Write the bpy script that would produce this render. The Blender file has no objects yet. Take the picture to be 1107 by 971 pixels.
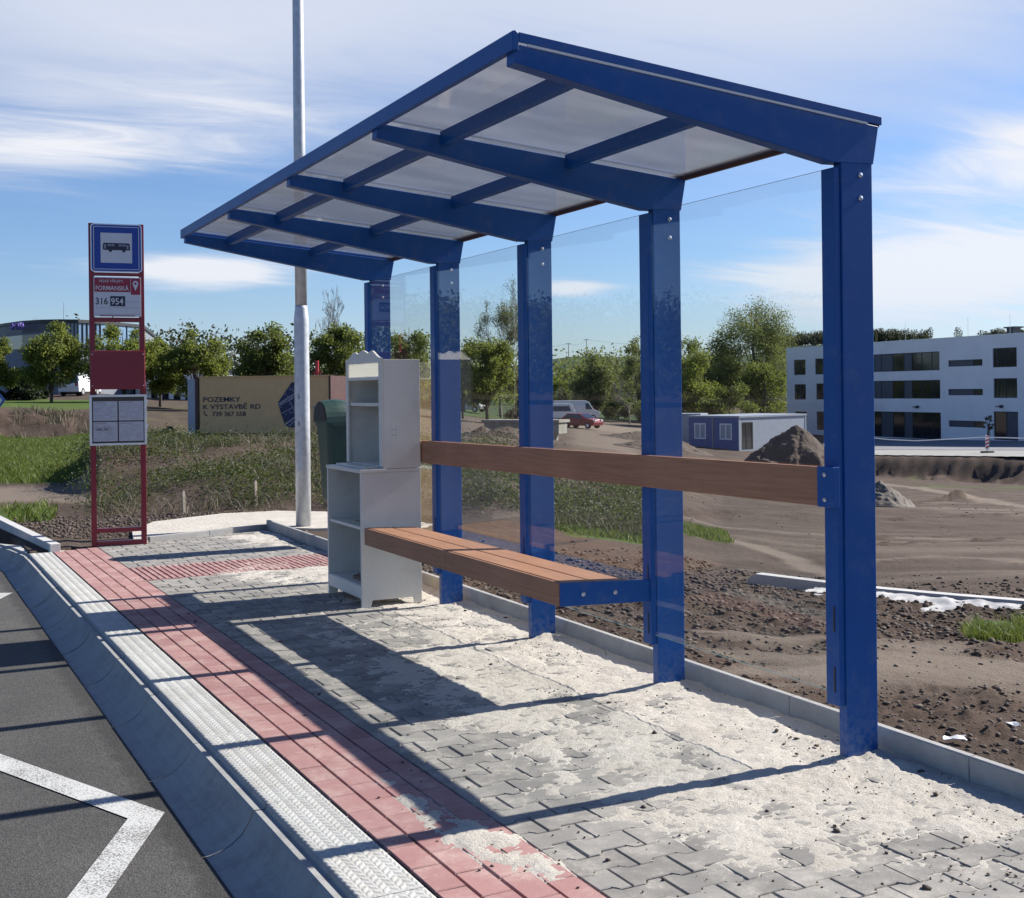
# Bus shelter at a freshly built stop - procedural scene
import bpy, bmesh, math, random
import numpy as np
from mathutils import Vector, Matrix

C = bpy.context.scene.collection
SC = bpy.context.scene
rad = math.radians
random.seed(7)
RNG = np.random.default_rng(11)

# ------------------------------------------------------------------ camera
FPX, CX, CY, ROLL, CAMH, YAW = 1310.0, 553.5, 422.4, 0.011, 1.45, 0.4666
W0, H0 = 1107.0, 971.0
Fv = np.array([math.sin(YAW), math.cos(YAW), 0.0])
R0 = np.array([math.cos(YAW), -math.sin(YAW), 0.0])
U0 = np.array([0, 0, 1.0])
Xc = math.cos(ROLL) * R0 - math.sin(ROLL) * U0
Yc = math.cos(ROLL) * U0 + math.sin(ROLL) * R0

def at(u, v, d):
    """world point seen at (u, v) of the 1107 px wide photograph, d metres ahead"""
    return np.array([0, 0, CAMH]) + d * (Fv + Xc * (u - CX) / FPX - Yc * (v - CY) / FPX)

def vh(u):
    return CY - 0.011 * (u - CX)

def ud(x, y):
    """picture column and forward distance of ground points"""
    d = x * Fv[0] + y * Fv[1]
    s = x * R0[0] + y * R0[1]
    dd = np.maximum(d, 0.35 * np.hypot(x, y) + 1e-6)
    return CX + FPX * s / dd, dd

cam = bpy.data.cameras.new('Camera')
camo = bpy.data.objects.new('Camera', cam)
C.objects.link(camo)
m = Matrix.Identity(4)
for i in range(3):
    m[i][0] = Xc[i]; m[i][1] = Yc[i]; m[i][2] = -Fv[i]
m[2][3] = CAMH
camo.matrix_world = m
cam.sensor_fit = 'HORIZONTAL'
cam.sensor_width = 36.0
cam.lens = 36.0 * FPX / W0
cam.shift_y = -(H0 / 2 - CY) / W0
cam.clip_start = 0.05
cam.clip_end = 6000
SC.camera = camo

# ------------------------------------------------------------------ noise
def _h(ix, iy, s):
    n = (ix.astype(np.int64) * 374761393 + iy.astype(np.int64) * 668265263 + s * 1442695041) & 0xFFFFFFFF
    n = ((n ^ (n >> 13)) * 1274126177) & 0xFFFFFFFF
    n = n ^ (n >> 16)
    return (n & 0xFFFFFF) / float(0xFFFFFF)

def vnoise(x, y, s=0):
    ix = np.floor(x); iy = np.floor(y)
    fx = x - ix; fy = y - iy
    fx = fx * fx * (3 - 2 * fx); fy = fy * fy * (3 - 2 * fy)
    a = _h(ix, iy, s); b = _h(ix + 1, iy, s); c = _h(ix, iy + 1, s); d = _h(ix + 1, iy + 1, s)
    return (a * (1 - fx) + b * fx) * (1 - fy) + (c * (1 - fx) + d * fx) * fy

def fbm(x, y, scale, octv=4, s=0, gain=0.5):
    x = np.asarray(x, float) / scale; y = np.asarray(y, float) / scale
    t = 0; a = 1.0; tot = 0
    for k in range(octv):
        ca, sa = math.cos(0.7 * k + .3), math.sin(0.7 * k + .3)
        t = t + a * vnoise(x * ca - y * sa + 13.7 * k, x * sa + y * ca - 7.1 * k, s + k)
        tot += a; a *= gain; x = x * 2.03; y = y * 2.03
    return t / tot

def sstep(a, b, x):
    t = np.clip((np.asarray(x, float) - a) / (b - a), 0, 1)
    return t * t * (3 - 2 * t)

# ------------------------------------------------------------------ object helpers
def tag(o, label=None, cat=None, group=None, kind=None):
    if label: o['label'] = label
    if cat: o['category'] = cat
    if group: o['group'] = group
    if kind: o['kind'] = kind
    return o

def thing(name, label, cat, loc=(0, 0, 0), rz=0.0, group=None):
    o = bpy.data.objects.new(name, None)
    o.empty_display_size = 0.2
    C.objects.link(o)
    o.location = loc; o.rotation_euler = (0, 0, rz)
    return tag(o, label, cat, group)

class MB:
    def __init__(s):
        s.v = []; s.f = []; s.m = []
    def add(s, vs, fs, mi=0):
        o = len(s.v)
        s.v.extend([tuple(map(float, p)) for p in vs])
        s.f.extend([tuple(i + o for i in f) for f in fs])
        s.m.extend([mi] * len(fs))
        return s
    def box(s, x0, x1, y0, y1, z0, z1, mi=0, M=None):
        vs = [(x0, y0, z0), (x1, y0, z0), (x1, y1, z0), (x0, y1, z0), (x0, y0, z1), (x1, y0, z1), (x1, y1, z1), (x0, y1, z1)]
        if M is not None: vs = [tuple(M @ Vector(p)) for p in vs]
        return s.add(vs, [(0, 3, 2, 1), (4, 5, 6, 7), (0, 1, 5, 4), (1, 2, 6, 5), (2, 3, 7, 6), (3, 0, 4, 7)], mi)
    def prism(s, poly, a0, a1, axis='y', mi=0):
        n = len(poly)
        def P(p, a):
            if axis == 'y': return (p[0], a, p[1])
            if axis == 'x': return (a, p[0], p[1])
            return (p[0], p[1], a)
        vs = [P(p, a0) for p in poly] + [P(p, a1) for p in poly]
        fs = [tuple(range(n)), tuple(range(2 * n - 1, n - 1, -1))]
        fs += [(i, i + n, (i + 1) % n + n, (i + 1) % n) for i in range(n)]
        return s.add(vs, fs, mi)
    def tube(s, pts, rs, n=10, mi=0, cap=True):
        pts = [Vector(p) for p in pts]
        rings = []
        o = len(s.v)
        up = Vector((0.13, 0.31, 0.94))
        for i, p in enumerate(pts):
            t = (pts[min(i + 1, len(pts) - 1)] - pts[max(i - 1, 0)])
            t = t.normalized() if t.length > 1e-9 else Vector((0, 0, 1))
            a = t.cross(up)
            if a.length < 1e-3: a = t.cross(Vector((1, 0, 0)))
            a.normalize(); b = t.cross(a)
            for k in range(n):
                th = 2 * math.pi * k / n
                s.v.append(tuple(p + (a * math.cos(th) + b * math.sin(th)) * rs[i]))
        for i in range(len(pts) - 1):
            for k in range(n):
                s.f.append((o + i * n + k, o + i * n + (k + 1) % n, o + (i + 1) * n + (k + 1) % n, o + (i + 1) * n + k)); s.m.append(mi)
        if cap:
            s.f.append(tuple(o + k for k in range(n - 1, -1, -1))); s.m.append(mi)
            s.f.append(tuple(o + (len(pts) - 1) * n + k for k in range(n))); s.m.append(mi)
        return s
    def lathe(s, prof, c=(0, 0), n=24, mi=0):
        o = len(s.v)
        for (r, z) in prof:
            for k in range(n):
                th = 2 * math.pi * k / n
                s.v.append((c[0] + r * math.cos(th), c[1] + r * math.sin(th), z))
        for i in range(len(prof) - 1):
            for k in range(n):
                s.f.append((o + i * n + k, o + i * n + (k + 1) % n, o + (i + 1) * n + (k + 1) % n, o + (i + 1) * n + k)); s.m.append(mi)
        s.f.append(tuple(o + k for k in range(n - 1, -1, -1))); s.m.append(mi)
        s.f.append(tuple(o + (len(prof) - 1) * n + k for k in range(n))); s.m.append(mi)
        return s
    def obj(s, name, mat, parent=None, bevel=0.0, smooth=False, recalc=True):
        me = bpy.data.meshes.new(name)
        me.from_pydata(s.v, [], s.f)
        mats = mat if isinstance(mat, (list, tuple)) else [mat]
        for q in mats: me.materials.append(q)
        me.polygons.foreach_set('material_index', s.m)
        if recalc:
            bm = bmesh.new(); bm.from_mesh(me)
            bmesh.ops.recalc_face_normals(bm, faces=bm.faces)
            bm.to_mesh(me); bm.free()
        if smooth:
            me.polygons.foreach_set('use_smooth', [True] * len(me.polygons))
        o = bpy.data.objects.new(name, me)
        C.objects.link(o)
        if parent is not None: o.parent = parent
        if bevel > 0:
            b = o.modifiers.new('bevel', 'BEVEL'); b.width = bevel; b.segments = 2; b.limit_method = 'ANGLE'; b.angle_limit = rad(40)
        return o

def npobj(name, V, Fq, mat, parent=None, attrs=None, smooth=False):
    """mesh from numpy arrays; Fq (n,3) or (n,4)"""
    V = np.asarray(V, np.float32); Fq = np.asarray(Fq, np.int32)
    me = bpy.data.meshes.new(name)
    k = Fq.shape[1]
    me.vertices.add(len(V)); me.vertices.foreach_set('co', V.ravel())
    me.loops.add(Fq.size); me.loops.foreach_set('vertex_index', Fq.ravel())
    me.polygons.add(len(Fq))
    me.polygons.foreach_set('loop_start', np.arange(0, Fq.size, k, dtype=np.int32))
    me.polygons.foreach_set('loop_total', np.full(len(Fq), k, np.int32))
    if smooth: me.polygons.foreach_set('use_smooth', np.ones(len(Fq), bool))
    me.update(calc_edges=True)
    for an, av in (attrs or {}).items():
        a = me.attributes.new(an, 'FLOAT', 'POINT'); a.data.foreach_set('value', np.asarray(av, np.float32))
    me.materials.append(mat)
    o = bpy.data.objects.new(name, me); C.objects.link(o)
    if parent is not None: o.parent = parent
    return o

def text(name, body, size, mat, M, parent=None, align='LEFT', ext=0.0008, bold=False, sx=1.0):
    cu = bpy.data.curves.new(name, 'FONT'); cu.body = body; cu.size = size; cu.align_x = align; cu.extrude = ext
    if bold: cu.offset = size * 0.012
    cu.resolution_u = 3
    t = bpy.data.objects.new(name, cu); C.objects.link(t)
    bpy.context.view_layer.update()
    dg = bpy.context.evaluated_depsgraph_get()
    me = bpy.data.meshes.new_from_object(t.evaluated_get(dg))
    bpy.data.objects.remove(t)
    me.materials.clear(); me.materials.append(mat)
    me.transform(M @ Matrix.Diagonal((sx, 1, 1, 1)))
    o = bpy.data.objects.new(name, me); C.objects.link(o)
    if parent is not None: o.parent = parent
    return o

# ------------------------------------------------------------------ materials
def newmat(name):
    mt = bpy.data.materials.new(name); mt.use_nodes = True
    nt = mt.node_tree
    for n in list(nt.nodes): nt.nodes.remove(n)
    out = nt.nodes.new('ShaderNodeOutputMaterial')
    return mt, nt, out

def N(nt, t, **k):
    n = nt.nodes.new(t)
    for a, b in k.items():
        if a == 'inp':
            for i, x in b.items(): n.inputs[i].default_value = x
        else: setattr(n, a, b)
    return n

def math_(nt, op, a, b=None, clamp=False):
    n = nt.nodes.new('ShaderNodeMath'); n.operation = op; n.use_clamp = clamp
    for i, x in enumerate((a, b)):
        if x is None: continue
        if isinstance(x, (int, float)): n.inputs[i].default_value = x
        else: nt.links.new(x, n.inputs[i])
    return n.outputs[0]

def mixc(nt, fac, a, b, blend='MIX'):
    n = nt.nodes.new('ShaderNodeMix'); n.data_type = 'RGBA'; n.blend_type = blend
    for i, x in ((0, fac), (6, a), (7, b)):
        if isinstance(x, (int, float)): n.inputs[i].default_value = x
        elif isinstance(x, tuple): n.inputs[i].default_value = (x + (1,)) if len(x) == 3 else x
        else: nt.links.new(x, n.inputs[i])
    return n.outputs[2]

def noise(nt, scale, detail=4, rough=.55, vec=None, dim='3D'):
    n = nt.nodes.new('ShaderNodeTexNoise'); n.inputs['Scale'].default_value = scale
    n.inputs['Detail'].default_value = detail; n.inputs['Roughness'].default_value = rough
    if vec is None:
        tc = nt.nodes.new('ShaderNodeTexCoord'); vec = tc.outputs['Object']
    nt.links.new(vec, n.inputs['Vector'])
    return n.outputs['Fac']

def ramp(nt, fac, stops):
    n = nt.nodes.new('ShaderNodeValToRGB')
    cr = n.color_ramp
    while len(cr.elements) < len(stops): cr.elements.new(0.5)
    for e, (p, c) in zip(cr.elements, stops):
        e.position = p; e.color = (c + (1,)) if len(c) == 3 else c
    nt.links.new(fac, n.inputs[0])
    return n.outputs[0]

def smat(name, col, rough=.5, var=.15, vscale=3.0, metal=0.0, bump=0.0, bscale=60.0, coat=0.0, spec=.5, dirt=None, dscale=1.2, damt=.5):
    mt, nt, out = newmat(name)
    b = N(nt, 'ShaderNodeBsdfPrincipled')
    nz = noise(nt, vscale, 6, .6)
    dark = tuple(c * (1 - var) for c in col); lite = tuple(min(1, c * (1 + var)) for c in col)
    c = ramp(nt, nz, [(.3, dark), (.7, lite)])
    if dirt is not None:
        dm = noise(nt, dscale, 8, .7)
        c = mixc(nt, math_(nt, 'MULTIPLY', N_smooth(nt, dm, .5, .75), damt), c, dirt)
    nt.links.new(c, b.inputs['Base Color'])
    rr = noise(nt, vscale * 4, 4)
    r = math_(nt, 'ADD', math_(nt, 'MULTIPLY', math_(nt, 'SUBTRACT', rr, .5), .25), rough, True)
    nt.links.new(r, b.inputs['Roughness'])
    b.inputs['Metallic'].default_value = metal
    b.inputs['Coat Weight'].default_value = coat
    b.inputs['Coat Roughness'].default_value = .12
    b.inputs['Specular IOR Level'].default_value = spec
    if bump > 0:
        bp = N(nt, 'ShaderNodeBump', inp={'Strength': bump, 'Distance': .01})
        nt.links.new(noise(nt, bscale, 6, .65), bp.inputs['Height'])
        nt.links.new(bp.outputs[0], b.inputs['Normal'])
    nt.links.new(b.outputs[0], out.inputs[0])
    return mt

def N_smooth(nt, x, a, b):
    n = nt.nodes.new('ShaderNodeMapRange'); n.interpolation_type = 'SMOOTHSTEP'
    n.inputs['From Min'].default_value = a; n.inputs['From Max'].default_value = b
    nt.links.new(x, n.inputs['Value'])
    return n.outputs['Result']

def leafmat(name, cols, trans=.35, rough=.6):
    mt, nt, out = newmat(name)
    g = N(nt, 'ShaderNodeNewGeometry')
    c = ramp(nt, g.outputs['Random Per Island'], [(i / max(1, len(cols) - 1), c) for i, c in enumerate(cols)])
    d = N(nt, 'ShaderNodeBsdfPrincipled', inp={'Roughness': rough, 'Specular IOR Level': .25})
    t = N(nt, 'ShaderNodeBsdfTranslucent')
    nt.links.new(c, d.inputs['Base Color'])
    tc = mixc(nt, .5, c, (.30, .36, .05), 'MIX')
    nt.links.new(tc, t.inputs['Color'])
    mx = N(nt, 'ShaderNodeMixShader', inp={0: trans})
    nt.links.new(d.outputs[0], mx.inputs[1]); nt.links.new(t.outputs[0], mx.inputs[2])
    nt.links.new(mx.outputs[0], out.inputs[0])
    return mt

M = {}
M['blue'] = None
def bluemat():
    mt, nt, out = newmat('blue_paint')
    tc = N(nt, 'ShaderNodeTexCoord'); sx = N(nt, 'ShaderNodeSeparateXYZ'); nt.links.new(tc.outputs['Object'], sx.inputs[0])
    n1 = noise(nt, 2.2, 8, .7); n2 = noise(nt, 38, 6, .7); n3 = noise(nt, 9, 7, .75)
    c = ramp(nt, n1, [(.3, (.002, .066, .265)), (.7, (.0035, .078, .305))])
    # dust film and dried splashes close to the ground
    film = math_(nt, 'MULTIPLY', N_smooth(nt, n3, .48, .80), .20)
    low = math_(nt, 'MULTIPLY', N_smooth(nt, math_(nt, 'ADD', sx.outputs[2], math_(nt, 'MULTIPLY', n2, .35)), .50, .12), N_smooth(nt, n2, .40, .62))
    f = math_(nt, 'ADD', film, math_(nt, 'MULTIPLY', low, .40), True)
    c = mixc(nt, f, c, (.26, .27, .30))
    b = N(nt, 'ShaderNodeBsdfPrincipled', inp={'Specular IOR Level': .35}); nt.links.new(c, b.inputs['Base Color'])
    nt.links.new(math_(nt, 'ADD', math_(nt, 'MULTIPLY', n3, .25), .30), b.inputs['Roughness'])
    bp = N(nt, 'ShaderNodeBump', inp={'Strength': .04, 'Distance': .004}); nt.links.new(noise(nt, 240, 3), bp.inputs['Height']); nt.links.new(bp.outputs[0], b.inputs['Normal'])
    nt.links.new(b.outputs[0], out.inputs[0]); return mt
M['wood'] = None
M['alu'] = smat('aluminium', (.75, .76, .78), .35, .06, 8, metal=.6)
M['bolt'] = smat('zinc_bolt', (.62, .63, .65), .35, .1, 30, metal=.8)
M['darkmetal'] = smat('dark_metal', (.03, .032, .036), .5, .2, 6)
M['white_board'] = smat('white_laminate', (.68, .66, .60), .45, .05, 3, bump=.04, bscale=40, dirt=(.42, .37, .30), dscale=4, damt=.4)
M['hardboard'] = smat('hardboard', (.42, .30, .18), .7, .1, 6)
M['red'] = smat('red_paint', (.22, .007, .024), .45, .08, 3, coat=.2, dirt=(.2, .08, .08), dscale=4, damt=.2)
M['galv'] = smat('galvanised_steel', (.56, .58, .60), .45, .16, 14, metal=.35, bump=.03, bscale=80)
M['bin'] = smat('green_plastic', (.018, .052, .040), .45, .12, 6, dirt=(.10, .12, .10), dscale=5, damt=.3)
M['black'] = smat('black', (.012, .012, .014), .6, .1, 5)
M['signblue'] = smat('sign_blue', (.008, .05, .32), .35, .04, 5)
M['signwhite'] = smat('sign_white', (.62, .63, .66), .35, .04, 5)
M['paper'] = smat('paper', (.58, .60, .68), .6, .06, 25)
M['ink'] = smat('ink', (.03, .03, .06), .6, .1, 10)
M['inkgrey'] = smat('grey_ink', (.25, .26, .32), .6, .2, 60)
M['signred'] = smat('sign_red', (.30, .02, .05), .4, .05, 5)
M['concrete'] = smat('concrete', (.34, .335, .32), .85, .18, 5, bump=.25, bscale=90, dirt=(.20, .18, .15), dscale=3, damt=.5)
M['concrete_old'] = smat('old_concrete', (.30, .29, .25), .9, .25, 2, bump=.3, bscale=20, dirt=(.12, .12, .08), dscale=1.5, damt=.7)
M['kerb_new'] = smat('pale_concrete', (.52, .515, .50), .85, .12, 4, bump=.2, bscale=70)
M['plaster'] = smat('white_plaster', (.82, .82, .81), .8, .05, .4, dirt=(.66, .65, .63), dscale=.3, damt=.4)
M['glass_dark'] = smat('window_glass', (.012, .016, .022), .08, .2, .6, coat=.5)
M['frame_dark'] = smat('window_frame', (.035, .038, .045), .45, .1, 3)
M['panel_grey'] = smat('grey_panel', (.075, .085, .105), .5, .1, 2)
M['cabin_blue'] = smat('cabin_blue', (.05, .11, .30), .5, .12, 2, dirt=(.12, .12, .13), dscale=.8, damt=.4)
M['cabin_white'] = smat('cabin_white', (.33, .37, .43), .55, .08, 2, dirt=(.3, .3, .3), dscale=.6, damt=.4)
M['tan'] = smat('tan_sheet', (.68, .43, .20), .6, .06, 2, bump=.1, bscale=3)
M['brown'] = smat('brown_metal', (.07, .03, .024), .6, .2, 3)
M['carwhite'] = smat('white_car_paint', (.70, .71, .72), .3, .03, 2, coat=.6)
M['carred'] = smat('red_car_paint', (.26, .012, .025), .3, .05, 2, coat=.6)
M['carsilver'] = smat('silver_car_paint', (.40, .41, .42), .32, .05, 2, metal=.4, coat=.5)
M['tyre'] = smat('tyre', (.02, .02, .021), .8, .15, 10)
M['lampglass'] = smat('headlight_glass', (.7, .7, .68), .2, .05, 10)
M['taillight'] = smat('tail_light', (.35, .01, .01), .3, .05, 10)
M['bark'] = smat('bark', (.10, .085, .068), .9, .35, 3, bump=.4, bscale=12)
M['barkgrey'] = smat('grey_bark', (.17, .155, .13), .9, .3, 3)
M['stake'] = smat('weathered_wood', (.36, .31, .24), .85, .2, 8)
M['purple'] = smat('sign_violet', (.06, .035, .28), .4, .1, 2)
M['blueglass'] = smat('blue_glass', (.13, .22, .34), .12, .12, .3, coat=.5)
M['greywall'] = smat('grey_cladding', (.17, .19, .23), .7, .1, .5)
M['orange'] = smat('red_white', (.42, .03, .03), .5, .05, 4)
M['scrap'] = smat('white_paper', (.78, .78, .78), .7, .05, 20)

M['blue'] = bluemat()
def woodmat(name, col, dark):
    mt, nt, out = newmat(name)
    tc = N(nt, 'ShaderNodeTexCoord')
    mp = N(nt, 'ShaderNodeMapping'); mp.inputs['Scale'].default_value = (28, 1.1, 28)
    nt.links.new(tc.outputs['Object'], mp.inputs[0])
    n1 = noise(nt, 3.0, 6, .6, mp.outputs[0])
    n2 = noise(nt, 2.2, 3)
    c = mixc(nt, N_smooth(nt, n1, .3, .7), dark, col)
    c = mixc(nt, math_(nt, 'MULTIPLY', N_smooth(nt, n2, .4, .7), .25), c, tuple(x * 1.35 for x in col))
    b = N(nt, 'ShaderNodeBsdfPrincipled', inp={'Roughness': .62, 'Specular IOR Level': .35})
    nt.links.new(c, b.inputs['Base Color'])
    bp = N(nt, 'ShaderNodeBump', inp={'Strength': .12, 'Distance': .004}); nt.links.new(n1, bp.inputs['Height'])
    nt.links.new(bp.outputs[0], b.inputs['Normal'])
    nt.links.new(b.outputs[0], out.inputs[0]); return mt
M['wood'] = woodmat('oiled_hardwood', (.375, .195, .112), (.28, .138, .078))

def schlick(nt):
    g = N(nt, 'ShaderNodeNewGeometry')
    v = nt.nodes.new('ShaderNodeVectorMath'); v.operation = 'DOT_PRODUCT'
    nt.links.new(g.outputs['Normal'], v.inputs[0]); nt.links.new(g.outputs['Incoming'], v.inputs[1])
    c = math_(nt, 'SUBTRACT', 1.0, math_(nt, 'ABSOLUTE', v.outputs['Value']), True)
    return math_(nt, 'ADD', math_(nt, 'MULTIPLY', math_(nt, 'POWER', c, 5.0), .96), .04)

def glassmat(name, tint, refl=1.0, ior=1.5, rough=0.0):
    mt, nt, out = newmat(name)
    t = N(nt, 'ShaderNodeBsdfTransparent'); t.inputs[0].default_value = tint + (1,)
    g = N(nt, 'ShaderNodeBsdfGlossy'); g.inputs['Roughness'].default_value = rough
    fr = schlick(nt)
    # thin film of dust
    d = N(nt, 'ShaderNodeBsdfDiffuse'); d.inputs[0].default_value = (.55, .56, .55, 1)
    dm = N_smooth(nt, noise(nt, 1.3, 8, .7), .45, .9)
    mx0 = N(nt, 'ShaderNodeMixShader'); nt.links.new(math_(nt, 'ADD', math_(nt, 'MULTIPLY', dm, .022), .004), mx0.inputs[0])
    nt.links.new(t.outputs[0], mx0.inputs[1]); nt.links.new(d.outputs[0], mx0.inputs[2])
    mx = N(nt, 'ShaderNodeMixShader'); nt.links.new(math_(nt, 'MULTIPLY', fr, refl), mx.inputs[0])
    nt.links.new(mx0.outputs[0], mx.inputs[1]); nt.links.new(g.outputs[0], mx.inputs[2])
    nt.links.new(mx.outputs[0], out.inputs[0]); return mt
M['glass'] = glassmat('shelter_glass', (.984, .990, .987))
M['glass_edge'] = smat('glass_edge', (.03, .075, .06), .3, .1, 4)

def panelmat():
    mt, nt, out = newmat('roof_polycarbonate')
    tc = N(nt, 'ShaderNodeTexCoord')
    mp = N(nt, 'ShaderNodeMapping'); mp.inputs['Scale'].default_value = (1.2, 5.0, 1.0)
    nt.links.new(tc.outputs['Object'], mp.inputs[0])
    n1 = N_smooth(nt, noise(nt, 1.4, 3, .5, mp.outputs[0]), .35, .7)
    n2 = noise(nt, 26, 4, .6)
    col = mixc(nt, n1, (.54, .555, .585), (.63, .64, .66))
    col = mixc(nt, math_(nt, 'MULTIPLY', N_smooth(nt, n2, .62, .75), .15), col, (.3, .28, .26))
    tr = N(nt, 'ShaderNodeBsdfTransparent'); nt.links.new(col, tr.inputs[0])
    tl = N(nt, 'ShaderNodeBsdfTranslucent'); nt.links.new(col, tl.inputs[0])
    df = N(nt, 'ShaderNodeBsdfDiffuse'); nt.links.new(col, df.inputs[0])
    a = N(nt, 'ShaderNodeMixShader', inp={0: .22}); nt.links.new(tr.outputs[0], a.inputs[1]); nt.links.new(tl.outputs[0], a.inputs[2])
    a2 = N(nt, 'ShaderNodeMixShader', inp={0: .12}); nt.links.new(a.outputs[0], a2.inputs[1]); nt.links.new(df.outputs[0], a2.inputs[2])
    g = N(nt, 'ShaderNodeBsdfGlossy'); g.inputs['Roughness'].default_value = .08
    fr = schlick(nt)
    mx = N(nt, 'ShaderNodeMixShader'); nt.links.new(math_(nt, 'MULTIPLY', fr, .8), mx.inputs[0])
    nt.links.new(a2.outputs[0], mx.inputs[1]); nt.links.new(g.outputs[0], mx.inputs[2])
    nt.links.new(mx.outputs[0], out.inputs[0]); return mt
M['panel'] = panelmat()

def translucent_white():
    mt, nt, out = newmat('milky_acrylic')
    d = N(nt, 'ShaderNodeBsdfDiffuse'); d.inputs[0].default_value = (.72, .72, .68, 1)
    t = N(nt, 'ShaderNodeBsdfTranslucent'); t.inputs[0].default_value = (.75, .745, .69, 1)
    mx = N(nt, 'ShaderNodeMixShader', inp={0: .55})
    nt.links.new(d.outputs[0], mx.inputs[1]); nt.links.new(t.outputs[0], mx.inputs[2]); nt.links.new(mx.outputs[0], out.inputs[0]); return mt
M['milky'] = translucent_white()

def pavermat(name, cols, speck, bump=.35):
    mt, nt, out = newmat(name)
    g = N(nt, 'ShaderNodeNewGeometry')
    c = ramp(nt, g.outputs['Random Per Island'], [(0, cols[0]), (.5, cols[1]), (1, cols[2])])
    n1 = noise(nt, 6, 6, .65); n2 = noise(nt, 260, 3, .6)
    c = mixc(nt, math_(nt, 'MULTIPLY', N_smooth(nt, n1, .38, .70), .50), c, speck)
    n3 = noise(nt, 34, 7, .75)
    c = mixc(nt, math_(nt, 'MULTIPLY', N_smooth(nt, math_(nt, 'ADD', n3, math_(nt, 'MULTIPLY', math_(nt, 'SUBTRACT', n1, .5), .7)), .52, .70), .55), c, speck)
    c = mixc(nt, .6, c, ramp(nt, n2, [(.3, (.70, .70, .70)), (.7, (1.22, 1.22, 1.22))]), 'MULTIPLY')
    b = N(nt, 'ShaderNodeBsdfPrincipled', inp={'Roughness': .9, 'Specular IOR Level': .25})
    nt.links.new(c, b.inputs['Base Color'])
    bp = N(nt, 'ShaderNodeBump', inp={'Strength': bump, 'Distance': .002}); nt.links.new(n2, bp.inputs['Height'])
    nt.links.new(bp.outputs[0], b.inputs['Normal']); nt.links.new(b.outputs[0], out.inputs[0]); return mt
M['paver_grey'] = pavermat('grey_paver', [(.20, .193, .178), (.235, .227, .209), (.275, .265, .244)], (.45, .42, .37))
M['paver_red'] = pavermat('red_paver', [(.33, .175, .165), (.37, .20, .188), (.40, .22, .205)], (.50, .36, .32))
M['kerb_white'] = pavermat('white_kerb_concrete', [(.46, .465, .44), (.50, .50, .475), (.53, .53, .505)], (.38, .365, .33))
M['kerb_grey'] = pavermat('kerb_concrete', [(.34, .345, .34), (.36, .365, .355), (.38, .38, .37)], (.27, .26, .245), .25)
M['joint'] = smat('joint_bed', (.06, .056, .05), .95, .3, 20)

def sandmat():
    mt, nt, out = newmat('pale_sand')
    n1 = noise(nt, 3.0, 5, .6); n2 = noise(nt, 420, 3, .7); n3 = noise(nt, 90, 4, .7)
    c = ramp(nt, n1, [(.3, (.54, .50, .43)), (.7, (.65, .615, .545))])
    c = mixc(nt, .6, c, ramp(nt, n2, [(.3, (.66, .65, .64)), (.65, (1.15, 1.15, 1.15))]), 'MULTIPLY')
    c = mixc(nt, math_(nt, 'MULTIPLY', N_smooth(nt, n3, .68, .76), .6), c, (.20, .18, .155))
    b = N(nt, 'ShaderNodeBsdfPrincipled', inp={'Roughness': .95, 'Specular IOR Level': .2}); nt.links.new(c, b.inputs['Base Color'])
    bp = N(nt, 'ShaderNodeBump', inp={'Strength': 1.0, 'Distance': .008})
    nt.links.new(math_(nt, 'ADD', math_(nt, 'MULTIPLY', n2, .5), n3), bp.inputs['Height'])
    nt.links.new(bp.outputs[0], b.inputs['Normal']); nt.links.new(b.outputs[0], out.inputs[0]); return mt
M['sand'] = sandmat()

def asphaltmat():
    mt, nt, out = newmat('asphalt')
    v = N(nt, 'ShaderNodeTexVoronoi', inp={'Scale': 140.0}); tc = N(nt, 'ShaderNodeTexCoord'); nt.links.new(tc.outputs['Object'], v.inputs['Vector'])
    n1 = noise(nt, 1.3, 7, .65); n2 = noise(nt, 300, 2, .6)
    c = ramp(nt, n1, [(.3, (.068, .066, .063)), (.7, (.098, .094, .088))])
    c = mixc(nt, .7, c, ramp(nt, v.outputs['Color'], [(.1, (.55, .55, .55)), (.9, (1.45, 1.45, 1.45))]), 'MULTIPLY')
    c = mixc(nt, math_(nt, 'MULTIPLY', N_smooth(nt, n2, .66, .72), .4), c, (.30, .29, .27))
    # dirt that collects along the kerb, ragged edge
    sx = N(nt, 'ShaderNodeSeparateXYZ'); nt.links.new(tc.outputs['Object'], sx.inputs[0])
    xl = math_(nt, 'ADD', sx.outputs[0], math_(nt, 'MULTIPLY', sx.outputs[1], .0145))
    e = math_(nt, 'ADD', xl, math_(nt, 'MULTIPLY', noise(nt, 11, 8, .7), .22))
    c = mixc(nt, math_(nt, 'MULTIPLY', N_smooth(nt, e, .98, 1.05), .55), c, (.030, .029, .028))
    b = N(nt, 'ShaderNodeBsdfPrincipled', inp={'Roughness': .88, 'Specular IOR Level': .3}); nt.links.new(c, b.inputs['Base Color'])
    bp = N(nt, 'ShaderNodeBump', inp={'Strength': .55, 'Distance': .004}); nt.links.new(v.outputs['Distance'], bp.inputs['Height'])
    nt.links.new(bp.outputs[0], b.inputs['Normal']); nt.links.new(b.outputs[0], out.inputs[0]); return mt
M['asphalt'] = asphaltmat()

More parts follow.
